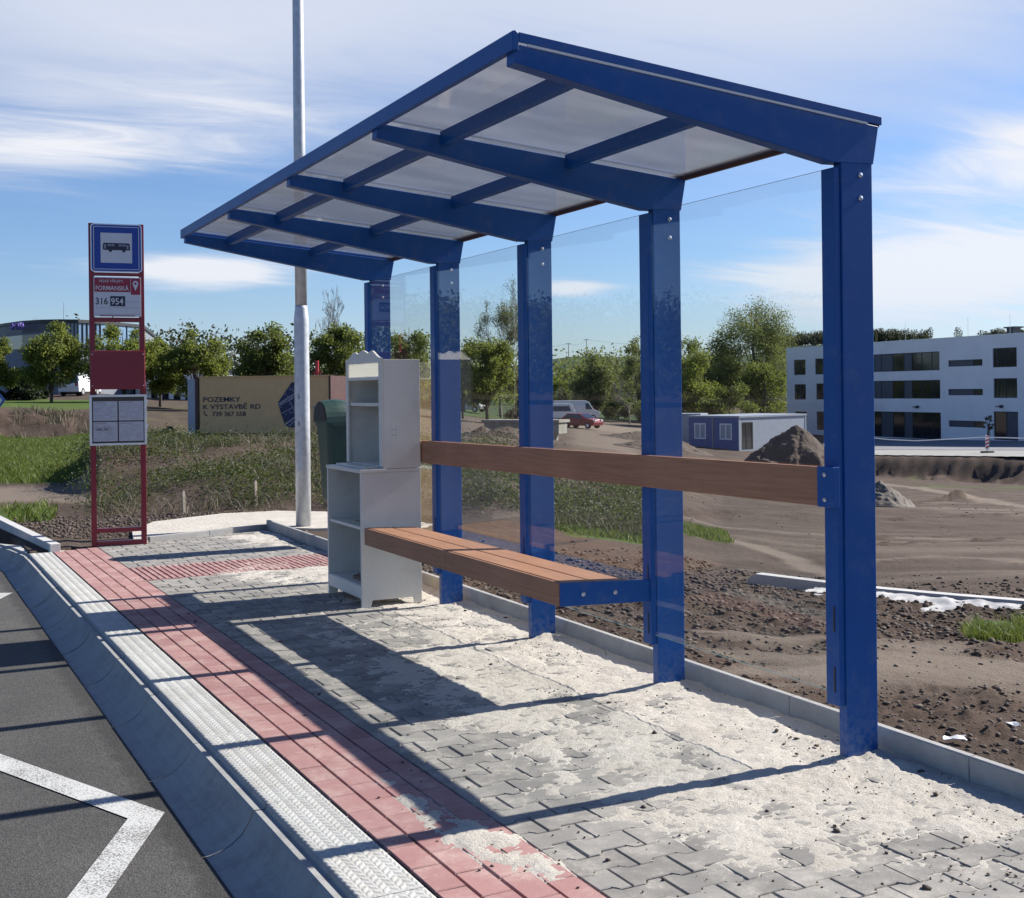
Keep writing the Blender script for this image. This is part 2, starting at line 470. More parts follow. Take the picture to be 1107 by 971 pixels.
def markmat():
    mt, nt, out = newmat('road_paint')
    n2 = noise(nt, 130, 5, .75); n1 = noise(nt, 5, 4)
    e = math_(nt, 'ADD', n2, math_(nt, 'MULTIPLY', math_(nt, 'SUBTRACT', n1, .5), .3))
    c = mixc(nt, N_smooth(nt, e, .40, .52), (.12, .115, .108), (.60, .60, .58))
    b = N(nt, 'ShaderNodeBsdfPrincipled', inp={'Roughness': .85}); nt.links.new(c, b.inputs['Base Color'])
    bp = N(nt, 'ShaderNodeBump', inp={'Strength': .3, 'Distance': .003}); nt.links.new(n2, bp.inputs['Height'])
    nt.links.new(bp.outputs[0], b.inputs['Normal']); nt.links.new(b.outputs[0], out.inputs[0]); return mt
M['roadpaint'] = markmat()

def groundmat():
    mt, nt, out = newmat('ground_soil')
    at_g = N(nt, 'ShaderNodeAttribute', attribute_name='grass'); at_p = N(nt, 'ShaderNodeAttribute', attribute_name='pale'); at_k = N(nt, 'ShaderNodeAttribute', attribute_name='clod')
    n1 = noise(nt, .9, 8, .7); n2 = noise(nt, 14, 8, .72); n3 = noise(nt, 70, 5, .7); n4 = noise(nt, .12, 6, .65)
    c = ramp(nt, n1, [(.3, (.066, .048, .037)), (.5, (.093, .069, .054)), (.7, (.130, .100, .080))])
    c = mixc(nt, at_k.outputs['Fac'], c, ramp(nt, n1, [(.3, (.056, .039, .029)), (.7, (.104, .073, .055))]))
    c = mixc(nt, .7, c, ramp(nt, n2, [(.3, (.6, .6, .6)), (.7, (1.3, 1.3, 1.3))]), 'MULTIPLY')
    c = mixc(nt, at_p.outputs['Fac'], c, mixc(nt, n2, (.175, .143, .113), (.265, .22, .178)))
    gn = math_(nt, 'ADD', math_(nt, 'MULTIPLY', math_(nt, 'SUBTRACT', n1, .5), .9), at_g.outputs['Fac'])
    gn = math_(nt, 'ADD', gn, math_(nt, 'MULTIPLY', math_(nt, 'SUBTRACT', n3, .5), .3))
    gc = ramp(nt, n2, [(.3, (.045, .075, .016)), (.55, (.085, .128, .028)), (.75, (.135, .16, .05))])
    gc = mixc(nt, N_smooth(nt, n4, .4, .65), gc, (.075, .12, .026))
    tco = N(nt, 'ShaderNodeTexCoord'); vl = nt.nodes.new('ShaderNodeVectorMath'); vl.operation = 'LENGTH'; nt.links.new(tco.outputs['Object'], vl.inputs[0])
    gc = mixc(nt, N_smooth(nt, vl.outputs['Value'], 110, 170), gc, (.05, .078, .038))
    c = mixc(nt, N_smooth(nt, gn, .42, .62), c, gc)
    b = N(nt, 'ShaderNodeBsdfPrincipled', inp={'Roughness': .95, 'Specular IOR Level': .15}); nt.links.new(c, b.inputs['Base Color'])
    bp = N(nt, 'ShaderNodeBump', inp={'Strength': .8, 'Distance': .03})
    nt.links.new(math_(nt, 'ADD', n2, math_(nt, 'MULTIPLY', n3, .4)), bp.inputs['Height'])
    nt.links.new(bp.outputs[0], b.inputs['Normal']); nt.links.new(b.outputs[0], out.inputs[0]); return mt
M['ground'] = groundmat()
M['clod'] = pavermat('soil_clods', [(.055, .042, .034), (.08, .062, .05), (.115, .09, .074)], (.20, .165, .135), .6)
M['heap'] = smat('heaped_soil', (.085, .062, .048), .95, .35, 1.6, bump=1.0, bscale=9, dirt=(.06, .044, .036), dscale=2.5, damt=.7)
M['rubble'] = smat('rubble', (.15, .13, .11), .95, .35, 3, bump=.8, bscale=10)
M['grassblade'] = leafmat('grass_blades', [(.04, .075, .014), (.07, .12, .022), (.11, .15, .035), (.17, .17, .075)], .28)
M['weed'] = leafmat('weed_leaves', [(.018, .034, .012), (.03, .052, .018), (.05, .074, .026), (.085, .09, .045)], .2)
M['straw'] = leafmat('dry_stems', [(.09, .073, .056), (.14, .115, .088), (.22, .185, .14)], .12)
M['leaf_spring'] = leafmat('spring_leaves', [(.075, .10, .026), (.12, .15, .04), (.17, .20, .055), (.23, .245, .075)], 0.5)
M['leaf_deep'] = leafmat('deep_green_leaves', [(.05, .07, .024), (.08, .105, .034), (.11, .14, .046), (.16, .18, .06)], 0.45)
M['leaf_grey'] = leafmat('grey_green_leaves', [(.075, .085, .045), (.105, .12, .06), (.145, .16, .085), (.20, .21, .12)], 0.42)
M['leaf_poplar'] = leafmat('poplar_leaves', [(.06, .072, .036), (.09, .107, .048), (.125, .142, .068), (.18, .19, .11)], 0.42)
M['leaf_pale'] = leafmat('pale_blossom', [(.20, .20, .15), (.32, .31, .26), (.14, .15, .08)], .3)
M['leaf_dark'] = leafmat('conifer_needles', [(.010, .018, .012), (.018, .030, .018), (.03, .042, .025)], .1)
M['leaf_far'] = leafmat('far_wood', [(.035, .045, .035), (.055, .065, .048), (.085, .09, .065)], .1)
M['leaf_brown'] = leafmat('brown_twigs', [(.10, .075, .06), (.15, .11, .085), (.09, .08, .04)], .1)
# ------------------------------------------------------------------ light
SUN_EL, SUN_AZ = rad(35.3), rad(90.8)          # azimuth clockwise from +Y
sd = Vector((math.sin(SUN_AZ) * math.cos(SUN_EL), math.cos(SUN_AZ) * math.cos(SUN_EL), math.sin(SUN_EL)))
sl = bpy.data.lights.new('Sun', 'SUN'); sl.energy = 5.0; sl.angle = rad(.53); sl.color = (1.0, .945, .87)
so = bpy.data.objects.new('Sun', sl); C.objects.link(so); so.location = (60, 0, 60)
so.rotation_euler = (-sd).to_track_quat('-Z', 'Y').to_euler()

wd = bpy.data.worlds.new('World'); SC.world = wd; wd.use_nodes = True
nt = wd.node_tree
for n in list(nt.nodes): nt.nodes.remove(n)
wout = nt.nodes.new('ShaderNodeOutputWorld'); bg = nt.nodes.new('ShaderNodeBackground')
sky = nt.nodes.new('ShaderNodeTexSky'); sky.sky_type = 'NISHITA'; sky.sun_disc = False
sky.sun_elevation = SUN_EL; sky.sun_rotation = SUN_AZ; sky.altitude = 300; sky.air_density = 1.0; sky.dust_density = .6; sky.ozone_density = 2.2
tc = nt.nodes.new('ShaderNodeTexCoord')
sp = nt.nodes.new('ShaderNodeSeparateXYZ'); nt.links.new(tc.outputs['Generated'], sp.inputs[0])
az = math_(nt, 'MULTIPLY', math_(nt, 'ARCTAN2', sp.outputs[0], sp.outputs[1]), 57.2958)
el = math_(nt, 'MULTIPLY', math_(nt, 'ARCSINE', sp.outputs[2]), 57.2958)
# cloud layer seen in perspective: direction / height
hz = math_(nt, 'ADD', math_(nt, 'MAXIMUM', sp.outputs[2], 0.0), .10)
cx_ = math_(nt, 'DIVIDE', sp.outputs[0], hz); cy_ = math_(nt, 'DIVIDE', sp.outputs[1], hz)
cb = nt.nodes.new('ShaderNodeCombineXYZ'); nt.links.new(cx_, cb.inputs[0]); nt.links.new(cy_, cb.inputs[1])
mp = nt.nodes.new('ShaderNodeMapping'); mp.inputs['Rotation'].default_value = (0, 0, rad(-32)); mp.inputs['Scale'].default_value = (.42, 1.15, 1)
nt.links.new(cb.outputs[0], mp.inputs[0])
w1 = nt.nodes.new('ShaderNodeTexNoise'); w1.inputs['Scale'].default_value = 1.0; w1.inputs['Detail'].default_value = 9; w1.inputs['Roughness'].default_value = .58; w1.inputs['Distortion'].default_value = .55
nt.links.new(mp.outputs[0], w1.inputs['Vector'])
w2 = nt.nodes.new('ShaderNodeTexNoise'); w2.inputs['Scale'].default_value = 3.6; w2.inputs['Detail'].default_value = 8; w2.inputs['Roughness'].default_value = .62; w2.inputs['Distortion'].default_value = .8
nt.links.new(mp.outputs[0], w2.inputs['Vector'])
def gauss(a0, e0, sa, se, w):
    dx = math_(nt, 'DIVIDE', math_(nt, 'SUBTRACT', az, a0), sa); dy = math_(nt, 'DIVIDE', math_(nt, 'SUBTRACT', el, e0), se)
    r2 = math_(nt, 'ADD', math_(nt, 'MULTIPLY', dx, dx), math_(nt, 'MULTIPLY', dy, dy))
    return math_(nt, 'MULTIPLY', math_(nt, 'POWER', 2.71828, math_(nt, 'MULTIPLY', r2, -1.0)), w)
def total(lst):
    s_ = lst[0]
    for q in lst[1:]: s_ = math_(nt, 'ADD', s_, q)
    return s_
veil = total([gauss(10, 17, 17, 6.0, .85), gauss(42, 18, 16, 6.5, .80), gauss(27, 20, 30, 5, .30)])
puff = total([gauss(5, 10.4, 8.5, 1.5, .42), gauss(12.5, 5.6, 4.5, .9, .48), gauss(45, 4.8, 9, 2.2, .58), gauss(49, 9.6, 6, 1.6, .40), gauss(29.5, 4.8, 2.2, .45, .42), gauss(14, 13.5, 12, 3, .16), gauss(60, 8, 9, 5, .3), gauss(-40, 8, 20, 3, .15)])
nn = math_(nt, 'ADD', math_(nt, 'MULTIPLY', w1.outputs['Fac'], .62), math_(nt, 'MULTIPLY', w2.outputs['Fac'], .38))
d1 = N_smooth(nt, math_(nt, 'ADD', nn, puff), .60, .95)
d2 = math_(nt, 'MULTIPLY', veil, N_smooth(nt, math_(nt, 'ADD', nn, math_(nt, 'MULTIPLY', veil, .25)), .36, .72))
d3 = math_(nt, 'MULTIPLY', N_smooth(nt, el, 6.0, .0), .24)
dens = math_(nt, 'MINIMUM', math_(nt, 'ADD', math_(nt, 'ADD', math_(nt, 'MULTIPLY', d1, .85), d2), d3), .96)
ccol = mixc(nt, d1, (6.1, 6.6, 7.8), (8.0, 8.1, 8.5))
ccol = mixc(nt, N_smooth(nt, el, 6.0, .0), ccol, (5.6, 6.6, 8.2))
skc = mixc(nt, 1.0, sky.outputs[0], (.78, .94, 1.22), 'MULTIPLY')
skc = mixc(nt, N_smooth(nt, el, 20, 60), skc, mixc(nt, 1.0, skc, (.50, .56, .70), 'MULTIPLY'))
wc = mixc(nt, dens, skc, ccol)
nt.links.new(wc, bg.inputs['Color']); bg.inputs['Strength'].default_value = .066
nt.links.new(bg.outputs[0], wout.inputs[0])
SC.view_settings.view_transform = 'Standard'; SC.view_settings.look = 'None'; SC.view_settings.exposure = 0.78; SC.view_settings.gamma = 1.0
SC.render.engine = 'CYCLES'
SC.cycles.max_bounces = 8; SC.cycles.transparent_max_bounces = 24; SC.cycles.diffuse_bounces = 3; SC.cycles.glossy_bounces = 3; SC.cycles.transmission_bounces = 4
SC.cycles.use_denoising = True
SC.cycles.sample_clamp_indirect = 6.0

# ------------------------------------------------------------------ bus shelter
PS, PN = 1.3125, 5
PY = [3.688 + PS * k for k in range(PN)]               # far face of each post's front strip
sh = thing('bus_shelter', 'blue steel bus shelter with translucent roof, glass back and timber bench', 'bus shelter', (3.3, 6.3, 0))
SHI = Matrix.Translation((-3.3, -6.3, 0))
def sp_(mb, name, mat, parent=None, bevel=0.0, smooth=False):
    mb.v = [(x - 3.3, y - 6.3, z) for (x, y, z) in mb.v]
    return mb.obj(name, mat, parent or sh, bevel, smooth)

def roof_top(x): return 2.643 - (x - 1.845) * (2.643 - 2.506) / (3.445 - 1.845)
for k, yf in enumerate(PY):
    yn = yf - .082
    mb = MB().box(3.252, 3.408, yn, yn + .046, -.05, 2.33)
    p = sp_(mb, 'post', M['blue'], bevel=.003)
    # front strip that holds the glass
    mb = MB().box(3.222, 3.250, yn + .008, yf, .215, 2.30)
    for zz in (.265, .50):
        mb.box(3.2185, 3.2215, yn + .030, yn + .038, zz, zz + .10, 1)
    st = sp_(mb, 'glazing_strip', [M['blue'], M['darkmetal']], p, bevel=.0015)
    for zz in (2.275, 2.185):
        b = MB().lathe([(.0105, 0), (.0105, .004), (.008, .008), (.003, .0095)], n=14)
        b.v = [(3.345 + x, yn - z, zz + y) for (x, y, z) in b.v]
        sp_(b, 'bolt', M['bolt'], p, smooth=False)
    # tapered roof beam on the post
    poly = [(1.840, 2.598), (1.838, 2.545), (2.152, 2.491), (2.539, 2.426), (3.205, 2.316), (3.414, 2.322), (3.443, 2.474), (1.862, 2.6085)]
    sp_(MB().prism(poly, yn - .002, yn + .060), 'roof_beam', M['blue'], bevel=.003)
# roof panels
y0r, y1r = 3.598, 8.968
def slab(x0, x1, ya, yb, top, th):
    return MB().prism([(x0, roof_top(x0) + top), (x1, roof_top(x1) + top), (x1, roof_top(x1) + top - th), (x0, roof_top(x0) + top - th)], ya, yb)
for k in range(4):
    ya = PY[k] - .082 + (.0 if k else .02); yb = PY[k + 1] - .082
    sp_(slab(1.852, 3.425, ya + .004, yb - .004, -.008, .010), 'roof_panel', M['panel'])
for xp in (2.155, 2.785):
    z = roof_top(xp)
    for k in range(4):
        ya = PY[k] - .020; yb = PY[k + 1] - .086
        zt_ = z - .0195
        zb_ = z - .080
        sp_(MB().box(xp - .022, xp + .022, ya, yb, zb_, zt_), 'purlin', M['blue'], bevel=.002)
sp_(MB().prism([(1.826, 2.585), (1.850, 2.585), (1.850, 2.642), (1.838, 2.652), (1.826, 2.648)], y0r - .004, y1r + .004), 'front_fascia', M['blue'], bevel=.002)
tr = MB().prism([(1.852, roof_top(1.852) + .004), (3.45, roof_top(3.45) + .004), (3.45, roof_top(3.45) - .028), (1.852, roof_top(1.852) - .028)], y0r - .004, y0r + .005)
sp_(tr, 'side_trim', M['blue'], bevel=.001)
tr = MB().prism([(1.852, roof_top(1.852) + .004), (3.45, roof_top(3.45) + .004), (3.45, roof_top(3.45) - .028), (1.852, roof_top(1.852) - .028)], y1r - .005, y1r + .004)
sp_(tr, 'side_trim', M['blue'], bevel=.001)
tr = MB().prism([(1.885, roof_top(1.885) - .0285), (3.38, roof_top(3.38) - .0285), (3.38, roof_top(3.38) - .0365), (1.885, roof_top(1.885) - .0365)], y0r - .002, y0r + .004)
sp_(tr, 'glint_strip', M['plaster'])  # white strip imitating the bright line of light under the roof edge
sp_(MB().box(3.428, 3.450, y0r + .008, y1r - .008, roof_top(3.44) - .035, roof_top(3.44) + .004), 'rear_trim', M['brown'], bevel=.002)
# glass panes
for k in range(4):
    ya = PY[k] + .002; yb = PY[k + 1] - .074
    mb = MB().box(3.2345, 3.2425, ya - .012, yb + .012, .262, 2.302)
    for i, f in enumerate(mb.f):
        xs = [mb.v[q][0] for q in f]
        mb.m[i] = 0 if max(xs) - min(xs) < 1e-6 else 1
    sp_(mb, 'glass_pane', [M['glass'], M['glass_edge']])
# back rail
mb = MB()
for (ya, yb) in ((3.690, 8.93),):
    z0 = 1.140; z1 = 1.105
    vs = [(3.190, ya, z0 - .153), (3.216, ya, z0 - .153), (3.216, yb, z1 - .153), (3.190, yb, z1 - .153), (3.190, ya, z0), (3.216, ya, z0), (3.216, yb, z1), (3.190, yb, z1)]
    mb.add(vs, [(0, 3, 2, 1), (4, 5, 6, 7), (0, 1, 5, 4), (1, 2, 6, 5), (2, 3, 7, 6), (3, 0, 4, 7)])
rail = sp_(mb, 'back_rail', M['wood'], bevel=.003)
mb = MB().box(3.187, 3.222, 3.600, 3.690, .985, 1.142)
br = sp_(mb, 'rail_bracket', M['blue'], rail, bevel=.002)
for zz in (1.015, 1.112):
    b = MB().lathe([(.009, 0), (.009, .004), (.006, .008)], n=12)
    b.v = [(3.187 - z, 3.645 + x, zz + y) for (x, y, z) in b.v]
    sp_(b, 'bolt', M['bolt'], rail)
# bench
def bz(x): return .553 - (x - 2.727) * .045
seat = None
YB0, YB1, YJ = 4.950, 7.610, 6.268
bench = MB()
segs = [(YB0 + .002, YJ - .002), (YJ + .002, YB1)]
first = None
for (ya, yb) in segs:
    for (xa, xb) in ((2.748, 2.905), (2.917, 3.092)):
        pl = MB().prism([(xa, bz(xa) + .001), (xb, bz(xb) + .001), (xb, bz(xb) - .027), (xa, bz(xa) - .027)], ya, yb)
        if first is None:
            first = sp_(pl, 'bench_seat', M['wood'], bevel=.003)
        else:
            sp_(pl, 'plank', M['wood'], first, bevel=.003)
    fb = MB().prism([(2.727, .551), (2.745, .550), (2.745, .442), (2.727, .440)], ya, yb)
    sp_(fb, 'front_board', M['wood'], first, bevel=.003)
ep = MB().prism([(2.729, .551), (3.235, .529), (3.235, .424), (2.729, .441)], YB0 - .012, YB0 - .001)
sp_(ep, 'end_plate', M['blue'], first, bevel=.0015)
for bx, bzz in ((2.850, .491), (3.025, .485)):
    b = MB().lathe([(.011, 0), (.011, .005), (.007, .009)], n=12)
    b.v = [(bx + x, YB0 - .012 - z, bzz + y) for (x, y, z) in b.v]
    sp_(b, 'bolt', M['bolt'], first)
for yy in (PY[2] - .06, PY[3] - .06):
    sp_(MB().prism([(2.747, .520), (3.22, .50), (3.22, .43), (2.747, .445)], yy, yy + .03), 'seat_bracket', M['blue'], first)
sp_(MB().box(2.77, 2.81, YB0 + .002, YB1 - .01, .46, .518), 'seat_beam', M['blue'], first)
sp_(MB().box(3.04, 3.08, YB0 + .002, YB1 - .01, .45, .508), 'seat_beam', M['blue'], first)

# ------------------------------------------------------------------ pavement (frame turned .83 degrees against the shelter)
DL = .0145
pm = Matrix.Rotation(DL, 4, 'Z')         # local -> world
def l2w(x, y): return (x * math.cos(DL) - y * math.sin(DL), x * math.sin(DL) + y * math.cos(DL))
def w2l(x, y): return (x * math.cos(DL) + y * math.sin(DL), y * math.cos(DL) - x * math.sin(DL))
XR0, XR1, XP0 = 1.412, 1.832, 1.204      # kerb top / red band / grey pavers
YN = 1.6
def yend(xl):   # end kerb line (oblique) in local coordinates
    return 12.02 + (xl - 1.55) * .36
def structure(o):
    o['kind'] = 'structure'; return o
def place_local(o):
    o.matrix_world = pm; return o
XKB = 3.458                               # rear kerb front face (world x)

def add_poly_block(mb, poly, ztop, zbot, ins, mi=0, tilt=(0, 0)):
    n = len(poly)
    cx_ = sum(p[0] for p in poly) / n; cy_ = sum(p[1] for p in poly) / n
    def zt(p): return ztop + (p[0] - cx_) * tilt[0] + (p[1] - cy_) * tilt[1]
    o = len(mb.v)
    def inset(p, d):
        dx, dy = p[0] - cx_, p[1] - cy_; L = math.hypot(dx, dy)
        return (p[0] - dx / L * d, p[1] - dy / L * d)
    for p in poly: mb.v.append((p[0], p[1], zbot))
    for p in poly: mb.v.append((p[0], p[1], zt(p) - ins * .8))
    for p in poly:
        q = inset(p, ins); mb.v.append((q[0], q[1], zt(p)))
    for a in (0, n):
        for i in range(n):
            mb.f.append((o + a + i, o + a + (i + 1) % n, o + a + n + (i + 1) % n, o + a + n + i)); mb.m.append(mi)
    mb.f.append(tuple(o + 2 * n + i for i in range(n))); mb.m.append(mi)

# grey pavers: bone-shaped blocks in running bond, rows across the platform
PL, PP, PA = .2133, .1265, .011
gp = MB(); g = .0035
rows = int((14 - YN) / PP)
for r in range(rows):
    yc = YN + (r + .5) * PP
    off = (r % 2) * PL / 2
    for c in range(-1, 10):
        xc = XR1 + (c + .5) * PL + off
        xa, xb = xc - PL / 2, xc + PL / 2
        if xb < XR1 + .03: continue
        xw = l2w(xc, yc)[0]
        if l2w(xa, yc)[0] > XKB + .02: continue
        if yc > yend(xc) + .15: continue
        inband = 9.73 < yc < 10.49
        if inband: continue
        e, t = PL * .20, PL * .085
        hh, ww = PP / 2 + PA - g, PP / 2 - PA - g
        def ring():
            top = [(xa + g, hh), (xa + e, hh), (xa + e + t, ww), (xb - e - t, ww), (xb - e, hh), (xb - g, hh)]
            return top
        T = ring()
        poly = [(x, yc - h) for (x, h) in T] + [(x, yc + h) for (x, h) in reversed(T)]
        if xa < XR1 + .004:
            poly = [(max(x, XR1 + .004), y) for (x, y) in poly]
        dz = random.uniform(-.0026, .0016)
        add_poly_block(gp, poly, dz, -.06, .0035, 0, (random.uniform(-.006, .006), random.uniform(-.006, .006)))
o = gp.obj('pavement', M['paver_grey'], recalc=False); place_local(structure(o))
# red pavers along the kerb and the ribbed crossing band
rp = MB(); cw = (XR1 - XR0) / 4
for c in range(4):
    off = 0 if c % 2 == 0 else .093
    y = YN - .3 + off + .06
    while y < 12.15:
        xa, xb = XR0 + c * cw + .0045, XR0 + (c + 1) * cw - .0045
        ya, yb = y + .002, y + .184
        ye = yend((xa + xb) / 2) - .02
        if ya < ye - .03:
            add_poly_block(rp, [(xa, ya), (xb, ya), (xb, min(yb, ye)), (xa, min(yb, ye))], random.uniform(-.001, .001), -.06, .0035, 0, (random.uniform(-.008, .008), random.uniform(-.004, .004)))
        y += .1865
nc = int((3.52 - XR1) / .1)
for c in range(nc + 1):
    for r in range(4):
        ya = 9.735 + r * .1885; yb = ya + .186
        xa = XR1 + .003 + c * .1; xb = xa + .097
        # two ribs on every block
        add_poly_block(rp, [(xa, ya), (xb, ya), (xb, yb), (xa, yb)], -.003, -.06, .003)
        add_poly_block(rp, [(xa + .008, ya + .004), (xa + .040, ya + .004), (xa + .040, yb - .004), (xa + .008, yb - .004)], .003, -.01, .004)
        add_poly_block(rp, [(xa + .055, ya + .004), (xa + .088, ya + .004), (xa + .088, yb - .004), (xa + .055, yb - .004)], .003, -.01, .004)
o = rp.obj('pavement_red', M['paver_red'], recalc=False); place_local(structure(o))
bd = MB().prism([(XP0 + .02, YN - .4), (3.62, YN - .4), (3.62, 12.70), (XP0 + .02, 11.88)], -.20, -.013, axis='z')
o = bd.obj('pavement_bed', M['joint']); place_local(structure(o))

# platform kerb: ribbed white top, chamfer, lip and hollow face; stones of .934 m
prof = [(1.204, -.003), (1.199, -.009), (1.197, -.020), (1.192, -.0225), (1.178, -.0205), (1.159, -.020), (1.152, -.027), (1.138, -.060), (1.112, -.096), (1.080, -.122), (1.045, -.140), (1.005, -.151), (.960, -.157), (.958, -.20)]
kb = MB()
joints = [3.279 + .934 * i for i in range(-3, 10)]
YEND = 11.95
for i, y in enumerate(joints):
    ya, yb = y + .0045, min(y + .9295, YEND)
    if ya >= YEND: break
    n = len(prof); o_ = len(kb.v); jx = random.uniform(-.0022, .0022); jz = random.uniform(-.002, .001)
    for yy in (ya, yb):
        for p in prof: kb.v.append((p[0] + jx, yy, p[1] + jz))
    for q in range(n - 1):
        kb.f.append((o_ + q, o_ + q + 1, o_ + n + q + 1, o_ + n + q)); kb.m.append(0)
    kb.add([(p[0], ya, p[1]) for p in prof] + [(1.204, ya, -.2)], [tuple(range(n + 1))])
# bend to the left beyond the platform end
bend = [(1.204, YEND), (1.13, 12.5), (1.02, 12.95), (.80, 13.35), (.40, 13.7), (-.4, 14.0)]
o_ = len(kb.v); n = len(prof)
for j, (bx, by) in enumerate(bend):
    a = bend[max(j - 1, 0)]; b = bend[min(j + 1, len(bend) - 1)]
    tx, ty = b[0] - a[0], b[1] - a[1]; L = math.hypot(tx, ty); nx, ny = ty / L, -tx / L
    if j == 0: nx, ny = 1, 0
    for p in prof:
        d_ = p[0] - 1.204
        kb.v.append((bx + nx * d_, by + ny * d_, p[1]))
for j in range(len(bend) - 1):
    for q in range(n - 1):
        kb.f.append((o_ + j * n + q, o_ + j * n + q + 1, o_ + (j + 1) * n + q + 1, o_ + (j + 1) * n + q)); kb.m.append(0)
o = kb.obj('platform_kerb', M['kerb_grey']); place_local(structure(o))
kb2 = MB().box(.97, 1.192, 0, YEND, -.21, -.165)
o = kb2.obj('kerb_joint', M['joint']); place_local(structure(o))
# ribbed top plates: herringbone studs close by, the same relief further on
V = []; Fq = []; base = 0
for y in joints:
    ya, yb = y + .003, min(y + .931, YEND)
    if ya >= YEND or yb < 2.2: continue
    nx, ny = 66, 200
    xs = np.linspace(XP0, XR0 - .008, nx); ys = np.linspace(ya, yb, ny)
    X, Y = np.meshgrid(xs, ys)
    per = (XR0 - XP0) / 4.0
    ph = np.abs(((X - XP0) / per) % 1.0 - .5) * 2
    t = (Y - ph * .024) / .034
    tt = np.abs(t % 1.0 - .5) * 2
    Z = .0028 * sstep(.30, .62, tt) * sstep(.03, .10, ph) * sstep(.0, .07, 1 - ph)
    Z = Z - .002 + .0012 * (fbm(X, Y, .05, 3, 5) - .5)
    edge = np.minimum(np.minimum(X - XP0, XR0 - .008 - X), np.minimum(Y - ya, yb - Y))
    Z = Z * sstep(0, .012, edge) - .004 * (1 - sstep(0, .006, edge))
    idx = base + np.arange(nx * ny).reshape(ny, nx)
    V.append(np.stack([X, Y, Z], -1).reshape(-1, 3))
    Fq.append(np.stack([idx[:-1, :-1], idx[:-1, 1:], idx[1:, 1:], idx[1:, :-1]], -1).reshape(-1, 4))
    base += nx * ny
o = npobj('platform_edge', np.concatenate(V), np.concatenate(Fq), M['kerb_white']); place_local(structure(o))
# landing area where the kerb bends away
ex = MB().prism([(1.204, YEND + .003), (1.40, YEND + .003), (1.55, 12.02), (1.40, 12.35), (1.02, 13.0), (.82, 13.37), (.80, 13.35), (1.02, 12.95), (1.13, 12.5)], -.1, -.006, axis='z')
o = ex.obj('pavement_end', M['kerb_white']); place_local(structure(o))

# rear kerb, end kerb, side kerb
rk = MB()
y = 1.2
while y < 12.5:
    rk.prism([(XKB, -.25), (XKB, .094), (XKB + .006, .1), (XKB + .034, .1), (XKB + .04, .094), (XKB + .04, -.25)], y + .002, min(y + .998, 12.72)); y += 1.0
o = rk.obj('rear_kerb', M['concrete'], bevel=.002); structure(o)
def kerb_line(name, pts, w, ztop, zbot, mat):
    mb = MB()
    for (a, b) in zip(pts[:-1], pts[1:]):
        a = Vector((a[0], a[1], 0)); b = Vector((b[0], b[1], 0)); d = (b - a).normalized(); nn_ = Vector((-d.y, d.x, 0))
        a2 = a + d * .002; b2 = b - d * .002
        q = [a2, b2, b2 + nn_ * w, a2 + nn_ * w]
        mb.add([(p.x, p.y, zbot) for p in q] + [(p.x, p.y, ztop) for p in q], [(0, 3, 2, 1), (4, 5, 6, 7), (0, 1, 5, 4), (1, 2, 6, 5), (2, 3, 7, 6), (3, 0, 4, 7)])
    return structure(mb.obj(name, mat, bevel=.004))
kerb_line('end_kerb', [(2.16, 12.225), (2.8, 12.47), (3.497, 12.735)], .05, .055, -.25, M['concrete'])
kerb_line('side_kerb', [(1.215, 11.95), (1.12, 12.9), (.98, 14.4), (.80, 16.4), (.45, 19.5)], -.09, .075, -.3, M['kerb_new'])

# road
rd = MB().add([(-9, -6, -.152), (.985 + .087, -6, -.152), (.985 - .0145 * 12, 12, -.152), (.5, 14.2, -.152), (.9, 14.6, -.152), (.3, 20, -.152), (-1, 40, -.152), (-4, 90, -.152), (-14, 90, -.152), (-9, 40, -.152)], [tuple(range(10))])
o = rd.obj('road', M['asphalt'], recalc=False); structure(o)
# zigzag stop marking
zz = [(-.45, 7.69), (.815, 4.78), (-.45, 1.85)]
def zig(p, q, w=.058):
    p = Vector(p); q = Vector(q); d = (q - p).normalized(); n_ = Vector((-d.y, d.x))
    return p, q, n_
mk = MB()
apex = [(.735, 10.66), (-.50, 7.69), (.815, 4.745), (-.50, 1.80)]
def off_line(pts, w):
    L, Rr = [], []
    for i, p in enumerate(pts):
        p = Vector(p)
        a = (Vector(pts[i]) - Vector(pts[i - 1])).normalized() if i > 0 else None
        b = (Vector(pts[i + 1]) - Vector(pts[i])).normalized() if i < len(pts) - 1 else None
        if a is None: n_ = Vector((-b.y, b.x)); s_ = w
        elif b is None: n_ = Vector((-a.y, a.x)); s_ = w
        else:
            n1 = Vector((-a.y, a.x)); n2 = Vector((-b.y, b.x)); n_ = (n1 + n2).normalized(); s_ = w / max(.3, n_.dot(n1))
        L.append(p + n_ * s_); Rr.append(p - n_ * s_)
    return L, Rr
L, Rr = off_line(apex, .062)
for i in range(len(apex) - 1):
    mk.add([(q.x, q.y, -.148) for q in (L[i], L[i + 1], Rr[i + 1], Rr[i])], [(0, 1, 2, 3)])
o = mk.obj('road_marking', M['roadpaint'], recalc=True); structure(o)

